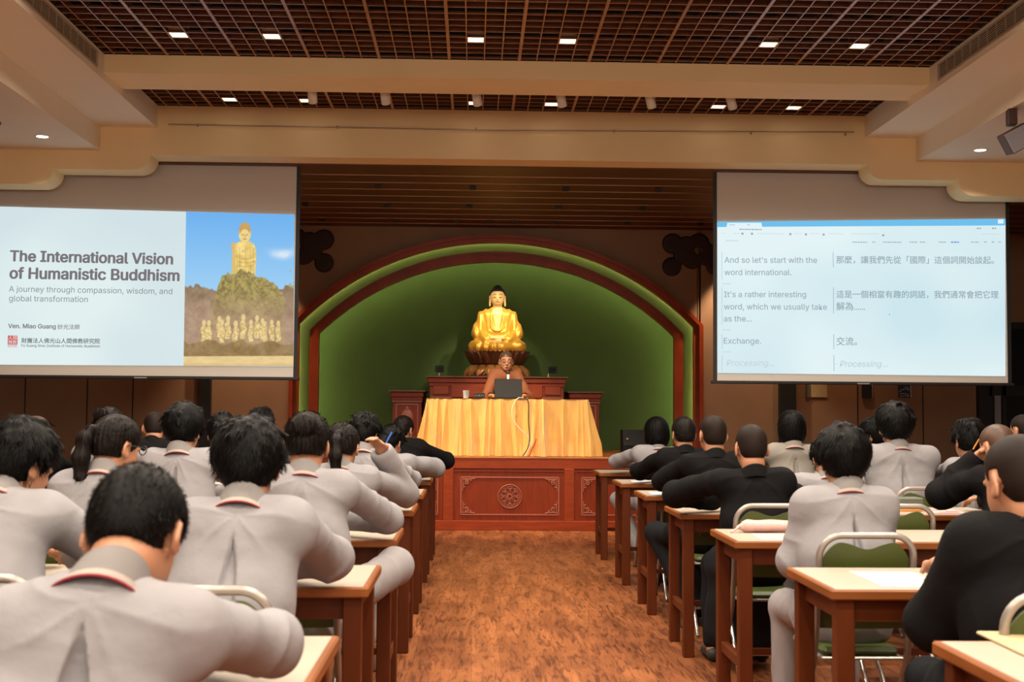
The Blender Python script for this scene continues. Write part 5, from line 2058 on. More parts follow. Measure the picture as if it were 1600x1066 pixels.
def person(label, hip, head, robe='grey', hair='short', yaw=0, pitch=15, roll=0, arms=('desk', 'desk'), seed=1, group=None, near=True,
           hs=1.0, hairmat='hair', pleat=True, shoulder=0.135, tyaw=0.0, hipz=0.555, knees=None, feet=None, facing=0.0, legs=True, robe_w=1.0, sleeve=1.0, face=True, wide=0.0, fold=1.0, drop=0.0):
    root = empty('person', (hip[0], hip[1], 0), facing)
    tag(root, label, 'person', group)
    R = rot(math.radians(yaw), math.radians(pitch), math.radians(roll))
    th = dict(shaved=0.003, buzz=0.009, short=0.019, messy=0.026, ponytail=0.011, bun=0.011, bob=0.020, lowtail=0.017, full=0.03)[hair]
    top = np.array((0, -0.012, 0.113 + th)) * hs
    C = np.array((head[0] - hip[0], head[1] - hip[1], head[2])) - np.array((0, 0, top[2]))
    if facing:
        ca, sa = math.cos(-facing), math.sin(-facing)
        C = np.array((C[0] * ca - C[1] * sa, C[0] * sa + C[1] * ca, C[2]))
    H = np.array((0, 0, hipz))
    B = C + R @ (np.array((0, -0.030, -0.080)) * hs)
    V = unit(H + np.array((0, 0.02, 0.20)) - B)
    N = B + V * 0.055
    SC_ = N + V * 0.022 - np.array((0, 0, drop))
    side = np.array((math.cos(tyaw), math.sin(tyaw), 0.0))
    S = {-1: SC_ - side * shoulder + np.array((0, 0, -0.012)), 1: SC_ + side * shoulder + np.array((0, 0, -0.012))}
    E, W = {}, {}
    for s, mode in zip((-1, 1), arms):
        if mode == 'desk':
            E[s] = np.array((s * 0.235, 0.50, 0.862))
            W[s] = np.array((s * 0.085, 0.68, 0.846))
        elif mode == 'wide':
            E[s] = np.array((s * 0.315, 0.49, 0.864))
            W[s] = np.array((s * 0.09, 0.64, 0.848))
        elif mode == 'lap':
            E[s] = S[s] + np.array((s * 0.055, 0.06, -0.26))
            W[s] = np.array((s * 0.10, 0.30, 0.665))
        else:
            E[s], W[s] = np.array(mode[0], float), np.array(mode[1], float)
    K = knees or {-1: (-0.125, 0.42, 0.515), 1: (0.125, 0.42, 0.515)}
    hb = 0.0075 if near else 0.010
    zc = min(min(E[s][2], W[s][2]) for s in (-1, 1))
    pts = np.array([C + (0.13, 0.14, 0.16), C - (0.13, 0.14, 0.16), S[-1], S[1], E[-1], E[1], W[-1], W[1], H, (0.2, 0.64, 0), (-0.2, -0.12, 0)])
    lo, hi = pts.min(0) - 0.14, pts.max(0) + 0.14
    lo[2] = -0.02
    F = Field(lo, hi, hb)
    # ---- one continuous body
    F.slab(H, SC_ + V * 0.14, 0.120, 0.110, 0.085, 0.065, side=side, k=0.05)
    F.cone(SC_ + V * 0.12, SC_ + V * 0.02, 0.060, 0.045, k=0.03)
    F.cone(S[-1] + V * 0.012, S[1] + V * 0.012, 0.034, 0.034, k=0.03)
    F.cone(N + V * 0.03, B, 0.052, 0.050, k=0.03)
    F.cone(B, C, 0.050, 0.052, k=0.03)
    head_prims(F, C, R, hs, face)
    for s in (-1, 1):
        F.cone(S[s], E[s], 0.042, 0.034, k=0.03)
        F.cone(E[s], W[s], 0.034, 0.024, k=0.02)
        add_hand(F, W[s], E[s], s)
        if legs:
            k_ = np.array(K[s], float)
            F.cone(H + side * s * 0.08, k_, 0.070, 0.048, k=0.04)
            ft = np.array((k_[0], k_[1] + 0.02, 0.075)) if not feet or s not in feet else np.array(feet[s], float)
            F.cone(k_, ft, 0.046, 0.034, k=0.03)
            F.cone(ft + (0, -0.02, -0.025), ft + (0, 0.13, -0.035), 0.034, 0.026, k=0.03)
    body = link('body', F.mesh('body'), M['skin'], root)
    # ---- hair
    hm_ = M[hairmat if hairmat != 'hair' else 'scalp'] if hair == 'shaved' else M[hairmat]
    link('hair', hair_mesh(hair, C, R, hs, 0.0045 if near else 0.007, seed), hm_, root)
    # ---- robe
    RM = {'grey': 'greyrobe', 'black': 'blackrobe', 'brown': 'brownrobe', 'beige': 'beigerobe'}[robe]
    hr = 0.0062 if near else 0.010
    lo2, hi2 = lo.copy() - 0.03, hi.copy() + 0.03
    lo2[2] = 0.40
    F = Field(lo2, hi2, hr)
    bt = SC_ + V * 0.02
    mid = H * 0.5 + bt * 0.5
    q = robe_w
    sw = shoulder + 0.030
    F.slab(H + (0, 0.01, -0.015), mid + (0, -0.01, 0), (0.175 + wide) * q, 0.165 * q, 0.130, 0.122, side=side, k=0.05)
    F.slab(mid + (0, -0.01, 0), bt + V * 0.055, 0.165 * q, sw * q, 0.122, 0.096, side=side, k=0.05)
    F.cone(S[-1] + V * 0.010, S[1] + V * 0.010, 0.054, 0.054, k=0.05)
    F.cone(N + V * 0.12, N + V * 0.072, 0.088, 0.080, k=0.03)
    for s in (-1, 1):
        F.cone(N + side * s * 0.040 + V * 0.040, S[s] + V * 0.012, 0.070, 0.052, k=0.06)
        F.cone(S[s], E[s], 0.055 * (0.5 + 0.5 * sleeve), 0.056 * sleeve, k=0.035)
        Wd = W[s] + np.array((0, 0, -0.006 if sleeve > 1.05 else 0.0))
        F.cone(E[s], Wd, 0.056 * sleeve, 0.050 * sleeve, k=0.025)
        F.cone(H + side * s * 0.08 + (0, 0.02, 0), np.array(K[s]) * 0.5 + H * 0.5 + side * s * 0.03, 0.105, 0.09, k=0.04)
        # open cuff
        f_ = unit(W[s] - E[s])
        F.cone(W[s] + f_ * 0.005, W[s] + f_ * 0.09, 0.036, 0.075, k=0.006, cut=True)
    if pleat:
        X, Y, Z = F.ax[0][:, None, None], F.ax[1][None, :, None], F.ax[2][None, None, :]
        A = unit(H - SC_)
        pl0 = 0.045 if drop == 0 else 0.0
        bk = np.cross(A, side)
        if bk[1] > 0:
            bk = -bk
        t = (X - SC_[0]) * A[0] + (Y - SC_[1]) * A[1] + (Z - SC_[2]) * A[2]
        u = (X - SC_[0]) * side[0] + (Y - SC_[1]) * side[1] + 0 * Z
        b = (X - SC_[0]) * bk[0] + (Y - SC_[1]) * bk[1] + (Z - SC_[2]) * bk[2]
        wv = 0.031 * np.clip((t - pl0) / 0.22, 0, 1) ** 0.8 * np.clip((0.46 - t) / 0.1, 0, 1)
        m = np.clip((wv - np.abs(u)) / 0.010, 0, 1) * (b > 0.03) * (t > pl0)
        F.f += (0.022 * m).astype(np.float32)
    me = F.mesh('robe')
    ph_ = np.random.RandomState(seed).uniform(0, 6.28, 4)

    def ridge(x):
        """sharp crests, wide soft valleys"""
        return (1 - np.abs(np.sin(x))) ** 2 - 0.23

    def folds(P):
        n1 = wrinkle(P, seed, 9.0, 1.0)
        n2 = wrinkle(P, seed + 31, 13.0, 1.0)
        d = 0.0042 * n1 + 0.0019 * wrinkle(P, seed + 50, 30.0, 1.0)
        # creases round the sleeves: bunched in the crook of the elbow, slack elsewhere
        for s in (-1, 1):
            for a, b_, wgt in ((S[s], E[s], 0.0050), (E[s], W[s], 0.0062)):
                ab = b_ - a
                L = np.linalg.norm(ab)
                t_ = ((P - a) @ ab) / (L * L)
                dist = np.linalg.norm(P - a - np.clip(t_, 0, 1)[:, None] * ab, axis=1)
                w_ = np.exp(-(dist / 0.080) ** 4) * np.clip(t_ * 2.2 - 0.15, 0, 1) * np.clip((1.1 - t_) * 3, 0, 1)
                tw = P @ unit(np.cross(ab, (0.3, 0.2, 1)))
                d = d + wgt * w_ * np.clip(0.55 + 0.75 * n2, 0, 1.6) * ridge(t_ * L * 27 + 11 * tw + 0.9 * n1 + ph_[0] + 2 * s)
        # creases fanning from the collar towards the shoulder blades
        q_ = P - N
        an = np.arctan2(q_ @ side, -(q_[:, 2]))
        rr = np.linalg.norm(q_, axis=1)
        d = d + 0.0028 * ridge(an * 4.3 + 0.5 * n2 + ph_[1]) * np.exp(-((rr - 0.15) / 0.075) ** 2) * (q_[:, 1] < 0.06)
        # slack vertical folds down the back and under the arms
        dn = np.clip((N[2] - 0.16 - P[:, 2]) / 0.20, 0, 1)
        d = d + 0.0062 * dn * ridge((P @ side) * 17 + 1.1 * n2 + 2.2 * P[:, 2] + ph_[2]) * np.clip(0.5 + 0.6 * n1, 0.1, 1.4)
        return d * fold * (2.0 if robe == 'black' else 1.65)

    displace(me, folds)
    rb = link('robe', me, M[RM], root)
    # ---- collar standing round the neck
    ax_ = unit(B - N)
    fw = unit(np.cross(ax_, side))
    if fw[1] < 0:
        fw = -fw
    cc = N + ax_ * 0.004 - fw * 0.004

    def ring(t, zo_b, zo_f, ra, rb_):
        b = (1 - math.cos(t)) / 2 if True else 0
        zz = zo_f + (zo_b - zo_f) * b
        return cc + ax_ * zz + side * (ra * math.sin(t)) + fw * (rb_ * math.cos(t))

    def band(zb0, zf0, zb1, zf1, ra0, ra1, thick):
        mb = MB()
        n = 36
        def P(u, v, o):
            t = u * 2 * math.pi
            return tuple(ring(t, zb0 + (zb1 - zb0) * v, zf0 + (zf1 - zf0) * v, ra0 + (ra1 - ra0) * v + o, (ra0 + (ra1 - ra0) * v) * 1.02 + o))
        mb.grid(lambda u, v: P(u, v, 0), n, 3)
        mb.grid(lambda u, v: P(u, v, -thick), n, 3, flip=True)
        mb.grid(lambda u, v: P(u, 1, -thick * v), n, 1)
        return mb

    if robe in ('grey', 'beige'):
        band(0.000, -0.09, 0.056, -0.030, 0.083, 0.068, 0.007).build('collar', M['greydark' if robe == 'grey' else 'beigerobe'], root)
        band(-0.008, -0.10, 0.005, -0.083, 0.090, 0.086, 0.008).build('collar_band', M['creamband'], root)
        pp = [ring(i / 40 * 2 * math.pi, -0.010, -0.103, 0.0925, 0.094) for i in range(40)]
        MB().tube(pp, 0.0030, 8, closed=True).build('collar_piping', M['piping'], root)
    else:
        band(-0.010, -0.10, 0.046, -0.045, 0.088, 0.071, 0.009).build('collar', M[RM], root)
        if robe == 'black':
            band(0.02, -0.06, 0.050, -0.035, 0.068, 0.064, 0.005).build('inner_collar', M['blacktrouser'], root)
    # ---- trousers and shoes
    if legs:
        if robe == 'black':
            K = {s: np.array(K[s], float) for s in (-1, 1)}
        tm_ = {'grey': 'greytrouser', 'beige': 'greytrouser', 'black': 'bluegrey', 'brown': 'brownrobe'}[robe]
        F = Field((-0.5, -0.2, 0.0), (0.5, 0.85, 0.75), 0.010 if near else 0.014)
        for s in (-1, 1):
            k_ = np.array(K[s], float)
            ft = np.array((k_[0], k_[1] + 0.02, 0.11)) if not feet or s not in feet else np.array(feet[s], float) + (0, 0, 0.03)
            F.cone(H + side * s * 0.08, k_, 0.092, 0.066, k=0.03)
            F.cone(k_, ft, 0.066, 0.055, k=0.03)
        if robe == 'black':
            F.slab((0, 0.20, 0.50), (0, 0.24, 0.20), 0.19, 0.21, 0.17, 0.16, k=0.06)
        me = F.mesh('trousers')
        displace(me, lambda P: wrinkle(P, seed + 9, 16.0, 0.006) + 0.004 * (1 - np.abs(np.sin(34 * P[:, 1] + 14 * P[:, 0] + wrinkle(P, seed, 14, 1.0)))) ** 2)
        link('trousers', me, M[tm_], root)
        for s in (-1, 1):
            k_ = np.array(K[s], float)
            k_[2] = 0.0
            if feet and s in feet:
                k_ = np.array(feet[s], float) + (0, -0.02, -0.075)
            F = Field(k_ + (-0.08, -0.10, -0.01), k_ + (0.08, 0.26, 0.14), 0.010)
            F.slab(k_ + (0, -0.02, 0.038), k_ + (0, 0.16, 0.030), 0.042, 0.046, 0.036, 0.028, k=0.02)
            link('shoe', F.mesh('shoe'), M['shoe'], root)
    return dict(root=root, C=C, R=R, N=N, S=S, E=E, W=W, hs=hs)


def glasses(p, material='black'):
    C, R, hs = p['C'], p['R'], p['hs']
    T = lambda q: tuple(C + R @ (np.array(q) * hs))
    mb = MB()
    for s in (-1, 1):
        pts = []
        for i in range(20):
            t = i / 20 * 2 * math.pi
            pts.append(T((s * 0.034 + 0.026 * math.cos(t), 0.104 - 0.006 * abs(math.cos(t)) * (1 if math.cos(t) * s > 0 else 0), 0.002 + 0.018 * math.sin(t))))
        mb.tube(pts, 0.0022, 6, closed=True)
        mb.tube([T((s * 0.060, 0.098, 0.006)), T((s * 0.082, 0.06, 0.006)), T((s * 0.086, -0.01, 0.004)), T((s * 0.084, -0.03, -0.02))], 0.002, 6)
    mb.tube([T((-0.010, 0.105, 0.004)), T((0.010, 0.105, 0.004))], 0.002, 6)
    return mb.build('glasses', M[material], p['root'])

# ------------------------------------------------------------------ the audience, left of the aisle
GL, GR = 'students left of the aisle', 'students right of the aisle'


def seat(F_, x):
    return (x, F_ - 1.05)


f = LF
person('grey-robed person with close-cropped black hair bent forward, nearest the camera', (-0.72, f[0] - 1.06), (-0.60, 2.27, 1.212), 'grey', 'buzz', yaw=-8, pitch=42, roll=-4,
       arms=(((-0.34, 0.44, 0.872), (-0.12, 0.60, 0.850)), ((0.335, 0.46, 0.862), (0.12, 0.62, 0.850))), seed=3, group=GL, shoulder=0.145, sleeve=1.15, drop=0.03)
person('grey-robed person with tousled black hair, right elbow on the desk corner', (-0.67, f[1] - 1.08), (-0.637, 3.58, 1.297), 'grey', 'messy', yaw=4, pitch=14,
       arms=('desk', ((0.235, 0.50, 0.862), (0.06, 0.64, 0.850))), seed=4, group=GL, sleeve=1.12)
person('grey-robed person with hair bun at the aisle, knee showing past the desk leg', (-0.645, f[2] - 1.08), (-0.652, 4.93, 1.305), 'grey', 'bun', yaw=2, pitch=8, hairmat='hairbrown',
       arms=('desk', ((0.285, 0.50, 0.862), (0.08, 0.66, 0.850))), seed=5, group=GL, sleeve=1.12, knees={-1: (-0.12, 0.42, 0.515), 1: (0.335, 0.40, 0.675)}, feet={1: (0.00, 0.62, 0.36)})
p = person('grey-robed person with dark ponytail holding a blue pen beside the face', (-0.66, f[3] - 1.04), (-0.675, 6.50, 1.245), 'grey', 'ponytail', yaw=-7, pitch=14, hairmat='hairbrown',
           arms=('desk', ((0.30, 0.44, 0.860), (0.185, 0.27, 1.085))), seed=6, group=GL, sleeve=1.1, wide=0.0)
pen_pt = p['W'][1] + np.array(p['root'].location)
person('grey-robed person with short black hair leaning over the third-row desk left', (-0.64, f[4] - 1.05), (-0.672, 7.80, 1.295), 'grey', 'short', yaw=-18, pitch=16,
       arms=('desk', ((0.25, 0.48, 0.862), (0.08, 0.64, 0.850))), seed=7, group=GL, near=False)
person('person in puffed grey robe with loose low ponytail, second row left', (-0.60, f[5] - 1.0), (-0.605, 9.32, 1.200), 'grey', 'lowtail', yaw=-30, pitch=24,
       arms=('desk', ((0.31, 0.46, 0.87), (0.06, 0.62, 0.850))), seed=8, group=GL, near=False, sleeve=1.35)
person('person in black robe with cropped hair, front row left of the aisle', (-0.56, f[6] - 1.05), (-0.595, 10.72, 1.262), 'black', 'buzz', yaw=-28, pitch=14, hairmat='hairbrown',
       arms=('desk', ((0.32, 0.44, 0.872), (0.10, 0.62, 0.850))), seed=9, group=GL, near=False, pleat=False, sleeve=1.25)
person('grey-robed person with black hair turned right, at the left picture edge', (-1.42, f[1] - 0.88), (-1.365, 3.84, 1.285), 'grey', 'messy', yaw=-34, pitch=20,
       arms=('desk', ((0.30, 0.36, 0.862), (0.16, 0.54, 0.850))), seed=10, group=GL, sleeve=1.12)
p = person('grey-robed person with long ponytail and glasses, looking right', (-1.47, f[2] - 1.02), (-1.415, 5.02, 1.288), 'grey', 'ponytail', yaw=-38, pitch=12, hairmat='hairbrown',
           arms=('desk', 'desk'), seed=11, group=GL)
glasses(p)
person('grey-robed person with thick short black hair, head bowed, left of the dark post', (-1.47, f[3] - 1.04), (-1.490, 6.50, 1.345), 'grey', 'full', yaw=-6, pitch=14,
       arms=('wide', 'wide'), seed=12, group=GL, hs=1.0)
person('grey-robed person with short black hair just right of the dark post', (-1.56, f[4] - 1.05), (-1.550, 7.80, 1.288), 'grey', 'short', yaw=2, pitch=14, arms=('desk', 'desk'), seed=13, group=GL, near=False)
person('person with black hair whose head top shows behind the tousled head', (-1.56, f[5] - 1.05), (-1.560, 9.25, 1.327), 'grey', 'short', yaw=0, pitch=10, arms=('desk', 'desk'), seed=14, group=GL, near=False)
person('black-robed person with shaved head before the dark panelled wall on the left', (-2.32, f[5] - 1.05), (-2.340, 9.25, 1.284), 'black', 'shaved', yaw=12, pitch=14, arms=('desk', 'desk'), seed=15, group=GL, near=False, pleat=False, hs=0.97)
person('grey-robed person with hair bun, half hidden behind the long ponytail', (-2.20, f[4] - 1.05), (-2.245, 7.80, 1.319), 'grey', 'bun', yaw=-12, pitch=8, hairmat='hairbrown', arms=('desk', 'desk'), seed=16, group=GL, near=False)
person('black-robed person with bald head behind the black-haired person at the left edge', (-2.72, f[4] - 1.05), (-2.69, 7.80, 1.257), 'black', 'shaved', yaw=-16, pitch=16, arms=('desk', 'desk'), hairmat='scalpbrown', seed=17, group=GL, near=False, pleat=False)

# ------------------------------------------------------------------ the audience, right of the aisle
f = RF
person('black-robed person with shaved head nearest the camera on the right', (1.50, f[1] - 1.10), (1.495, 3.40, 1.262), 'black', 'shaved', yaw=14, pitch=10, hs=1.08,
       arms=(((-0.20, 0.16, 0.73), (0.02, 0.34, 0.72)), 'desk'), seed=21, group=GR, pleat=False, sleeve=1.5, robe_w=1.08, shoulder=0.15)
person('grey-robed person with black bowl haircut, seated on the nearest green chair', (1.425, f[2] - 1.12), (1.447, 4.87, 1.280), 'grey', 'full', yaw=0, pitch=4,
       arms=(((-0.175, 0.10, 0.74), (-0.12, 0.36, 0.72)), ((0.165, 0.12, 0.74), (0.10, 0.36, 0.73))), seed=22, group=GR, robe_w=1.0)
person('black-robed person with shaved head, left arm stretched along the fourth-row desk', (1.41, f[3] - 1.04), (1.405, 6.30, 1.255), 'black', 'shaved', yaw=4, pitch=8,
       arms=(((-0.32, 0.46, 0.872), (-0.10, 0.60, 0.850)), 'wide'), seed=23, group=GR, pleat=False, sleeve=1.25, shoulder=0.15, hs=1.0)
p = person('black-robed person with shaved head at the third-row desk right of the aisle', (1.46, f[4] - 1.05), (1.478, 7.70, 1.297), 'black', 'shaved', yaw=10, pitch=2,
           arms=('desk', 'desk'), seed=24, group=GR, pleat=False, sleeve=1.2, near=False, hs=1.04, knees={-1: (-0.28, 0.42, 0.545), 1: (0.13, 0.42, 0.515)}, feet={-1: (-0.10, 0.16, 0.075)})
p = person('black-robed person with cropped hair, second row right of the aisle', (1.49, f[5] - 1.05), (1.525, 9.05, 1.280), 'black', 'buzz', yaw=8, pitch=2, hairmat='hairbrown',
           arms=('desk', 'desk'), seed=25, group=GR, pleat=False, sleeve=1.2, near=False)
person('grey-robed person with chin-length black bob beside the stage monitor', (1.55, f[6] - 1.04), (1.565, 10.68, 1.272), 'grey', 'bob', yaw=6, pitch=6,
       arms=(((-0.30, 0.40, 0.872), (-0.10, 0.60, 0.850)), 'desk'), seed=26, group=GR, near=False, pleat=False, knees={-1: (-0.27, 0.42, 0.545), 1: (0.13, 0.42, 0.515)}, feet={-1: (-0.10, 0.16, 0.075)}, hs=1.08)
person('person in beige-grey robe with black bob in front of the right dark post', (2.30, f[5] - 1.05), (2.315, 9.05, 1.333), 'beige', 'bob', yaw=0, pitch=2, arms=('desk', 'desk'), seed=27, group=GR, near=False)
person('grey-robed person hidden behind the bowl haircut, one pale sleeve showing', (2.16, f[4] - 1.05), (2.19, 7.72, 1.165), 'grey', 'short', yaw=0, pitch=26,
       arms=(((-0.30, 0.30, 0.872), (-0.10, 0.56, 0.850)), 'desk'), seed=28, group=GR, near=False)
person('tall grey-robed person with thick black hair under the right screen', (2.65, f[4] - 1.05), (2.622, 7.72, 1.395), 'grey', 'full', yaw=-4, pitch=4, arms=(((-0.20, 0.48, 0.862), (-0.08, 0.64, 0.850)), ((0.25, 0.40, 0.84), (0.10, 0.60, 0.850))), seed=29, group=GR, near=False, hs=1.12, shoulder=0.185, robe_w=1.1)
person('person with black hair turned left, peeking out behind the tall person', (2.92, f[5] - 1.05), (2.930, 9.05, 1.297), 'grey', 'full', yaw=38, pitch=12, arms=('desk', 'desk'), seed=30, group=GR, near=False)
person('grey-robed person with short black hair, right of the tall person', (3.16, f[4] - 1.05), (3.08, 7.70, 1.290), 'grey', 'short', yaw=6, pitch=8, arms=('desk', 'desk'), seed=31, group=GR, near=False, hs=1.05)
p = person('black-robed person with shaved head, pencil hand raised to the face', (2.78, f[3] - 1.05), (2.715, 6.42, 1.262), 'black', 'shaved', yaw=22, pitch=16,
           arms=(((-0.30, 0.34, 0.88), (-0.150, 0.24, 1.085)), 'desk'), hairmat='scalpbrown', seed=32, group=GR, pleat=False, sleeve=1.2, shoulder=0.145)
pencil_pt = p['W'][-1] + np.array(p['root'].location)
person('person with shaved head at the right picture edge near the glass door', (4.02, f[5] - 1.05), (4.02, 9.05, 1.313), 'black', 'shaved', yaw=24, pitch=6, arms=('desk', 'desk'), seed=33, group=GR, near=False, pleat=False)

# pens held by two of them
o = MB().tube([tuple(pen_pt + np.array(v)) for v in ((0.00, 0.02, 0.03), (0.018, 0.028, 0.062), (0.044, 0.040, 0.112))], [0.003, 0.0055, 0.0055], 8).build('pen', M['blue'])
tag(o, 'blue pen in the raised hand of the student with a brown ponytail', 'pen')
o = MB().tube([tuple(pencil_pt + np.array(v)) for v in ((0.02, 0.01, 0.10), (0.0, 0.03, 0.055), (-0.02, 0.045, 0.0))], [0.004, 0.004, 0.002], 8).build('pencil', M['orange'])
tag(o, 'pencil in the raised hand of the shaved person in black', 'pencil')

# ------------------------------------------------------------------ the lecturer behind the draped table, facing the hall
p = person('person in brown robe with glasses speaking behind the laptop on stage', (0.392, 14.82), (0.378, 14.68, 2.008), 'brown', 'shaved', yaw=4, pitch=6,
           arms=(((-0.25, 0.30, 1.46), (-0.20, 0.40, 1.475)), ((0.25, 0.30, 1.46), (0.20, 0.40, 1.475))), seed=40, hairmat='scalpbrown', pleat=False, hipz=1.30, legs=False, facing=math.pi, sleeve=1.1, shoulder=0.135, hs=1.0)
glasses(p)
T = lambda q: tuple(p['C'] + p['R'] @ np.array(q))
m = MB()
for s in (-1, 1):
    m.lathe([(0.0005, 0), (0.0055, 0.002)], c=T((s * 0.031, 0.0905, 0.003)), n=10)
m.build('eye', M['eye'], p['root'])
F = Field(np.array(T((0, 0.085, -0.068))) - 0.04, np.array(T((0, 0.085, -0.068))) + 0.04, 0.003)
F.ell(T((0, 0.086, -0.068)), (0.021, 0.008, 0.013), p['R'], k=0.004)
link('lips', F.mesh('lips'), M['lip'], p['root'])
F = Field(np.array(T((0, 0.085, -0.068))) - 0.04, np.array(T((0, 0.085, -0.068))) + 0.04, 0.003)
F.ell(T((0, 0.091, -0.068)), (0.014, 0.006, 0.008), p['R'], k=0.004)
link('open_mouth', F.mesh('open_mouth'), M['mouth'], p['root'])
m = MB()
for s in (-1, 1):
    m.tube([T((s * 0.014, 0.095, 0.026)), T((s * 0.034, 0.091, 0.031)), T((s * 0.054, 0.078, 0.025))], 0.0028, 6)
m.build('eyebrow', M['scalp'], p['root'])
# a plain chair for the lecturer
lc = thing_at('lecture_chair', (0.392, 14.86, ST), 'plain dark chair under the person in brown on stage', 'chair')
MB().box(-0.22, 0.22, -0.16, 0.22, 0.37, 0.41, 0.01).build('seat', M['bracket'], lc)
for sx in (-1, 1):
    for sy in (-0.14, 0.20):
        MB().box(sx * 0.19 - 0.018, sx * 0.19 + 0.018, sy - 0.018, sy + 0.018, 0, 0.37).build('leg', M['bracket'], lc)

# ------------------------------------------------------------------ chairs: one behind each desk place in view
f = LF
for (x, F_, lab) in ((-0.72, f[0], 'under the bowed student nearest the camera'), (-0.66, f[1], 'behind the tousled black hair student'), (-0.655, f[2], 'behind the student with hair in a bun'),
                     (-0.66, f[3], 'behind the student with the blue pen'), (-0.64, f[4], 'at the third-row desk left of the aisle'), (-0.62, f[5], 'at the second-row desk left of the aisle'), (-0.58, f[6], 'at the front-row desk left of the aisle'),
                     (-1.30, f[1] + 0.20, 'behind the student at the left picture edge'), (-1.45, f[2], 'behind the student with the long black ponytail'), (-1.47, f[3] - 0.02, 'behind the student with bowed thick black hair'),
                     (-1.56, f[4], 'behind the student beside the dark post'), (-2.72, f[4], 'behind the bald person far left')):
    place_chair(x, F_ - 1.375, 'green folding chair ' + lab)
f = RF
for (x, F_, lab) in ((1.475, f[1] - 0.03, 'behind the shaved person nearest the camera on the right'), (1.425, f[2], 'behind the bowl haircut student in grey'), (1.95, f[2] + 0.03, 'standing empty beside the bowl haircut student'),
                     (1.415, f[3] - 0.02, 'behind the shaved person with the outstretched arm'), (2.02, f[3], 'standing empty beside the grey box'), (2.80, f[3], 'behind the shaved person raising a pencil'), (1.46, f[4], 'behind the shaved person with glasses'),
                     (1.49, f[5], 'at the second-row desk right of the aisle'), (1.55, f[6], 'under the student with the chin-length bob'), (2.27, f[5] - 0.03, 'behind the student in beige-grey'),
                     (2.14, f[4] - 0.03, 'behind the hidden student with one pale sleeve'), (2.66, f[4], 'behind the tall black-haired student'), (3.14, f[4], 'at the second desk right of the tall student')):
    place_chair(x, F_ - 1.375, 'green folding chair ' + lab)

# ------------------------------------------------------------------ things on the desks
Z = DH
pc_ = thing_at('pencil_case', (1.365, 5.70, Z), 'pale pink soft pencil case on the fifth-row desk', 'pencil case', rz=0.06)
F = Field((-0.20, -0.07, -0.01), (0.20, 0.07, 0.09), 0.004)
F.slab((-0.11, 0, 0.028), (0.12, 0, 0.028), 0.040, 0.036, 0.028, 0.024, side=(0, 1, 0), k=0.01)
F.cone((0.11, 0, 0.028), (0.17, 0, 0.022), 0.022, 0.005, k=0.02)
F.cone((-0.11, 0, 0.028), (-0.155, 0, 0.022), 0.024, 0.010, k=0.02)
me = F.mesh('case_body')
displace(me, lambda P: wrinkle(P, 77, 45, 0.0012))
link('case_body', me, M['pink'], pc_)
MB().tube([(-0.14, 0, 0.047), (0, 0.003, 0.056), (0.14, 0, 0.046)], 0.0025, 6).build('zip', M['pinkpaper'], pc_)
MB().tube([(-0.15, -0.01, 0.03), (-0.18, -0.03, 0.012), (-0.20, -0.035, 0.004)], 0.005, 6).build('pull_cord', M['pink'], pc_)


def sheet(name, pts, label, material, z=Z, thick=0.0016, cat='paper', group=None):
    m = MB()
    cx, cy = sum(p[0] for p in pts) / 4, sum(p[1] for p in pts) / 4
    vs = [(x - cx, y - cy, 0.0004) for x, y in pts] + [(x - cx, y - cy, thick) for x, y in pts]
    m.add(vs, [(3, 2, 1, 0), (4, 5, 6, 7)] + [(i, (i + 1) % 4, (i + 1) % 4 + 4, i + 4) for i in range(4)])
    o = m.build(name, material)
    o.location = (cx, cy, z)
    tag(o, label, cat, group)
    return o


sheet('paper_sheet', [(1.295, 3.935), (1.505, 3.93), (1.515, 4.30), (1.301, 4.31)], 'white sheet of paper on the nearest full desk right of the aisle', M['white'])
sheet('paper_sheet', [(1.235, 5.345), (1.46, 5.34), (1.48, 5.62), (1.25, 5.63)], 'pale pink sheet beside the pink pencil case', M['pinkpaper'])
sheet('paper_sheet', [(1.17, 8.18), (1.38, 8.16), (1.39, 8.46), (1.19, 8.47)], 'white paper on the third-row desk right of the aisle', M['white'])
sheet('paper_sheet', [(1.22, 9.55), (1.43, 9.54), (1.44, 9.84), (1.24, 9.85)], 'white paper on the second-row desk right of the aisle', M['white'])
sheet('paper_sheet', [(-0.62, 6.90), (-0.41, 6.92), (-0.42, 7.25), (-0.63, 7.23)], 'white paper on the fourth-row desk left of the aisle', M['white'])
sheet('paper_sheet', [(-0.62, 8.18), (-0.41, 8.20), (-0.42, 8.50), (-0.63, 8.48)], 'white paper on the third-row desk left of the aisle', M['white'])
sheet('pamphlet', [(2.53, 6.80), (2.70, 6.78), (2.73, 7.08), (2.56, 7.10)], 'magenta and cream pamphlet on the desk beside the grey box', M['pinkpaper'], thick=0.003, cat='pamphlet')
pm = bpy.data.objects[[o.name for o in bpy.data.objects if o.name.startswith('pamphlet')][0]]
m = MB()
for (a, b, c, d) in ((-0.07, -0.02, 0.02, 0.05), (0.0, 0.07, -0.06, -0.02), (-0.06, 0.05, -0.11, -0.08)):
    m.box(a, b, c, d, 0.003, 0.0036)
m.build('printed_shapes', M['magenta'], pm)
MB().box(-0.02, 0.05, 0.06, 0.09, 0.003, 0.0036).build('printed_shapes', M['orange'], pm)
gb = thing_at('tissue_box', (2.44, 6.98, Z), 'small grey-green box with orange base on the fourth-row desk', 'box', rz=0.15)
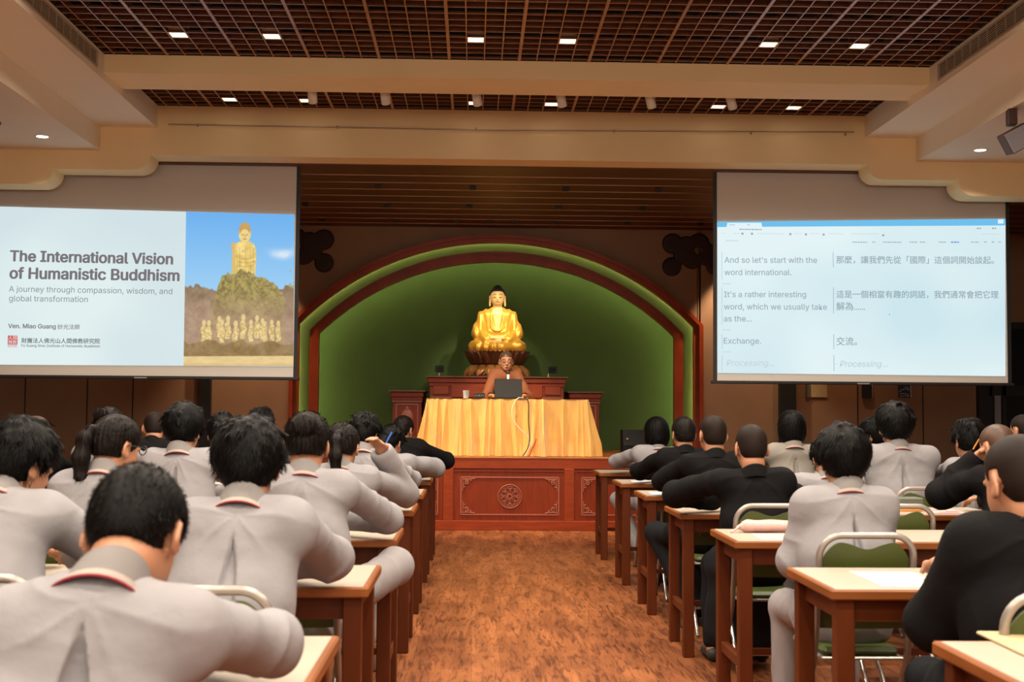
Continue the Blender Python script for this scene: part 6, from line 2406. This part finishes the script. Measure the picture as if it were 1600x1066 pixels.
MB().box(-0.07, 0.07, -0.05, 0.05, 0.0, 0.028, 0.003).build('lower_tray', M['orange'], gb)
MB().box(-0.072, 0.072, -0.052, 0.052, 0.022, 0.075, 0.006).build('box_body', M['greycard'], gb)
cf = thing_at('card_folder', (1.52, 2.84, Z), 'cream card folder lying on the nearest desk at the right picture edge', 'folder', rz=-0.02)
MB().box(-0.27, 0.27, -0.26, 0.26, 0.0, 0.009, 0.003).build('cover', M['folder'], cf)
MB().box(-0.262, 0.264, -0.255, 0.255, 0.002, 0.0075).build('pages', M['white'], cf)
sg = thing_at('spectacle_frame', (-0.47, 8.30, Z + 0.002), 'pair of folded dark glasses on the paper, third-row desk left', 'glasses')
m = MB()
for s in (-1, 1):
    m.tube([(s * 0.035 + 0.027 * math.cos(t), 0, 0.022 + 0.019 * math.sin(t)) for t in [i / 16 * 2 * math.pi for i in range(16)]], 0.002, 6, closed=True)
    m.tube([(s * 0.062, 0, 0.03), (s * 0.06, 0.05, 0.02), (s * 0.05, 0.13, 0.004)], 0.0018, 6)
m.tube([(-0.009, 0, 0.024), (0.009, 0, 0.024)], 0.002, 6)
m.build('frame', M['black'], sg)
ph_ = thing_at('notebook', (-1.20, 4.28, Z), 'small pink notebook on the desk of the student at the left edge', 'notebook', rz=0.4)
MB().box(-0.06, 0.06, -0.085, 0.085, 0.0, 0.010, 0.002).build('cover', M['pink'], ph_)
MB().box(-0.056, 0.061, -0.081, 0.081, 0.002, 0.008).build('pages', M['white'], ph_)
gbag = thing_at('folded_bag', (1.93, 4.97, 0.462), 'folded green bag with white edge on the empty chair seat', 'bag')
F = Field((-0.2, -0.2, -0.01), (0.2, 0.2, 0.12), 0.007)
F.slab((-0.12, 0, 0.035), (0.12, 0.0, 0.035), 0.12, 0.12, 0.034, 0.030, side=(0, 1, 0), k=0.02)
me = F.mesh('bag_body')
displace(me, lambda P: wrinkle(P, 5, 30, 0.004))
link('bag_body', me, M['chairgreen'], gbag)
MB().box(-0.10, 0.12, -0.09, 0.08, 0.064, 0.069, 0.002).build('white_fold', M['white'], gbag)
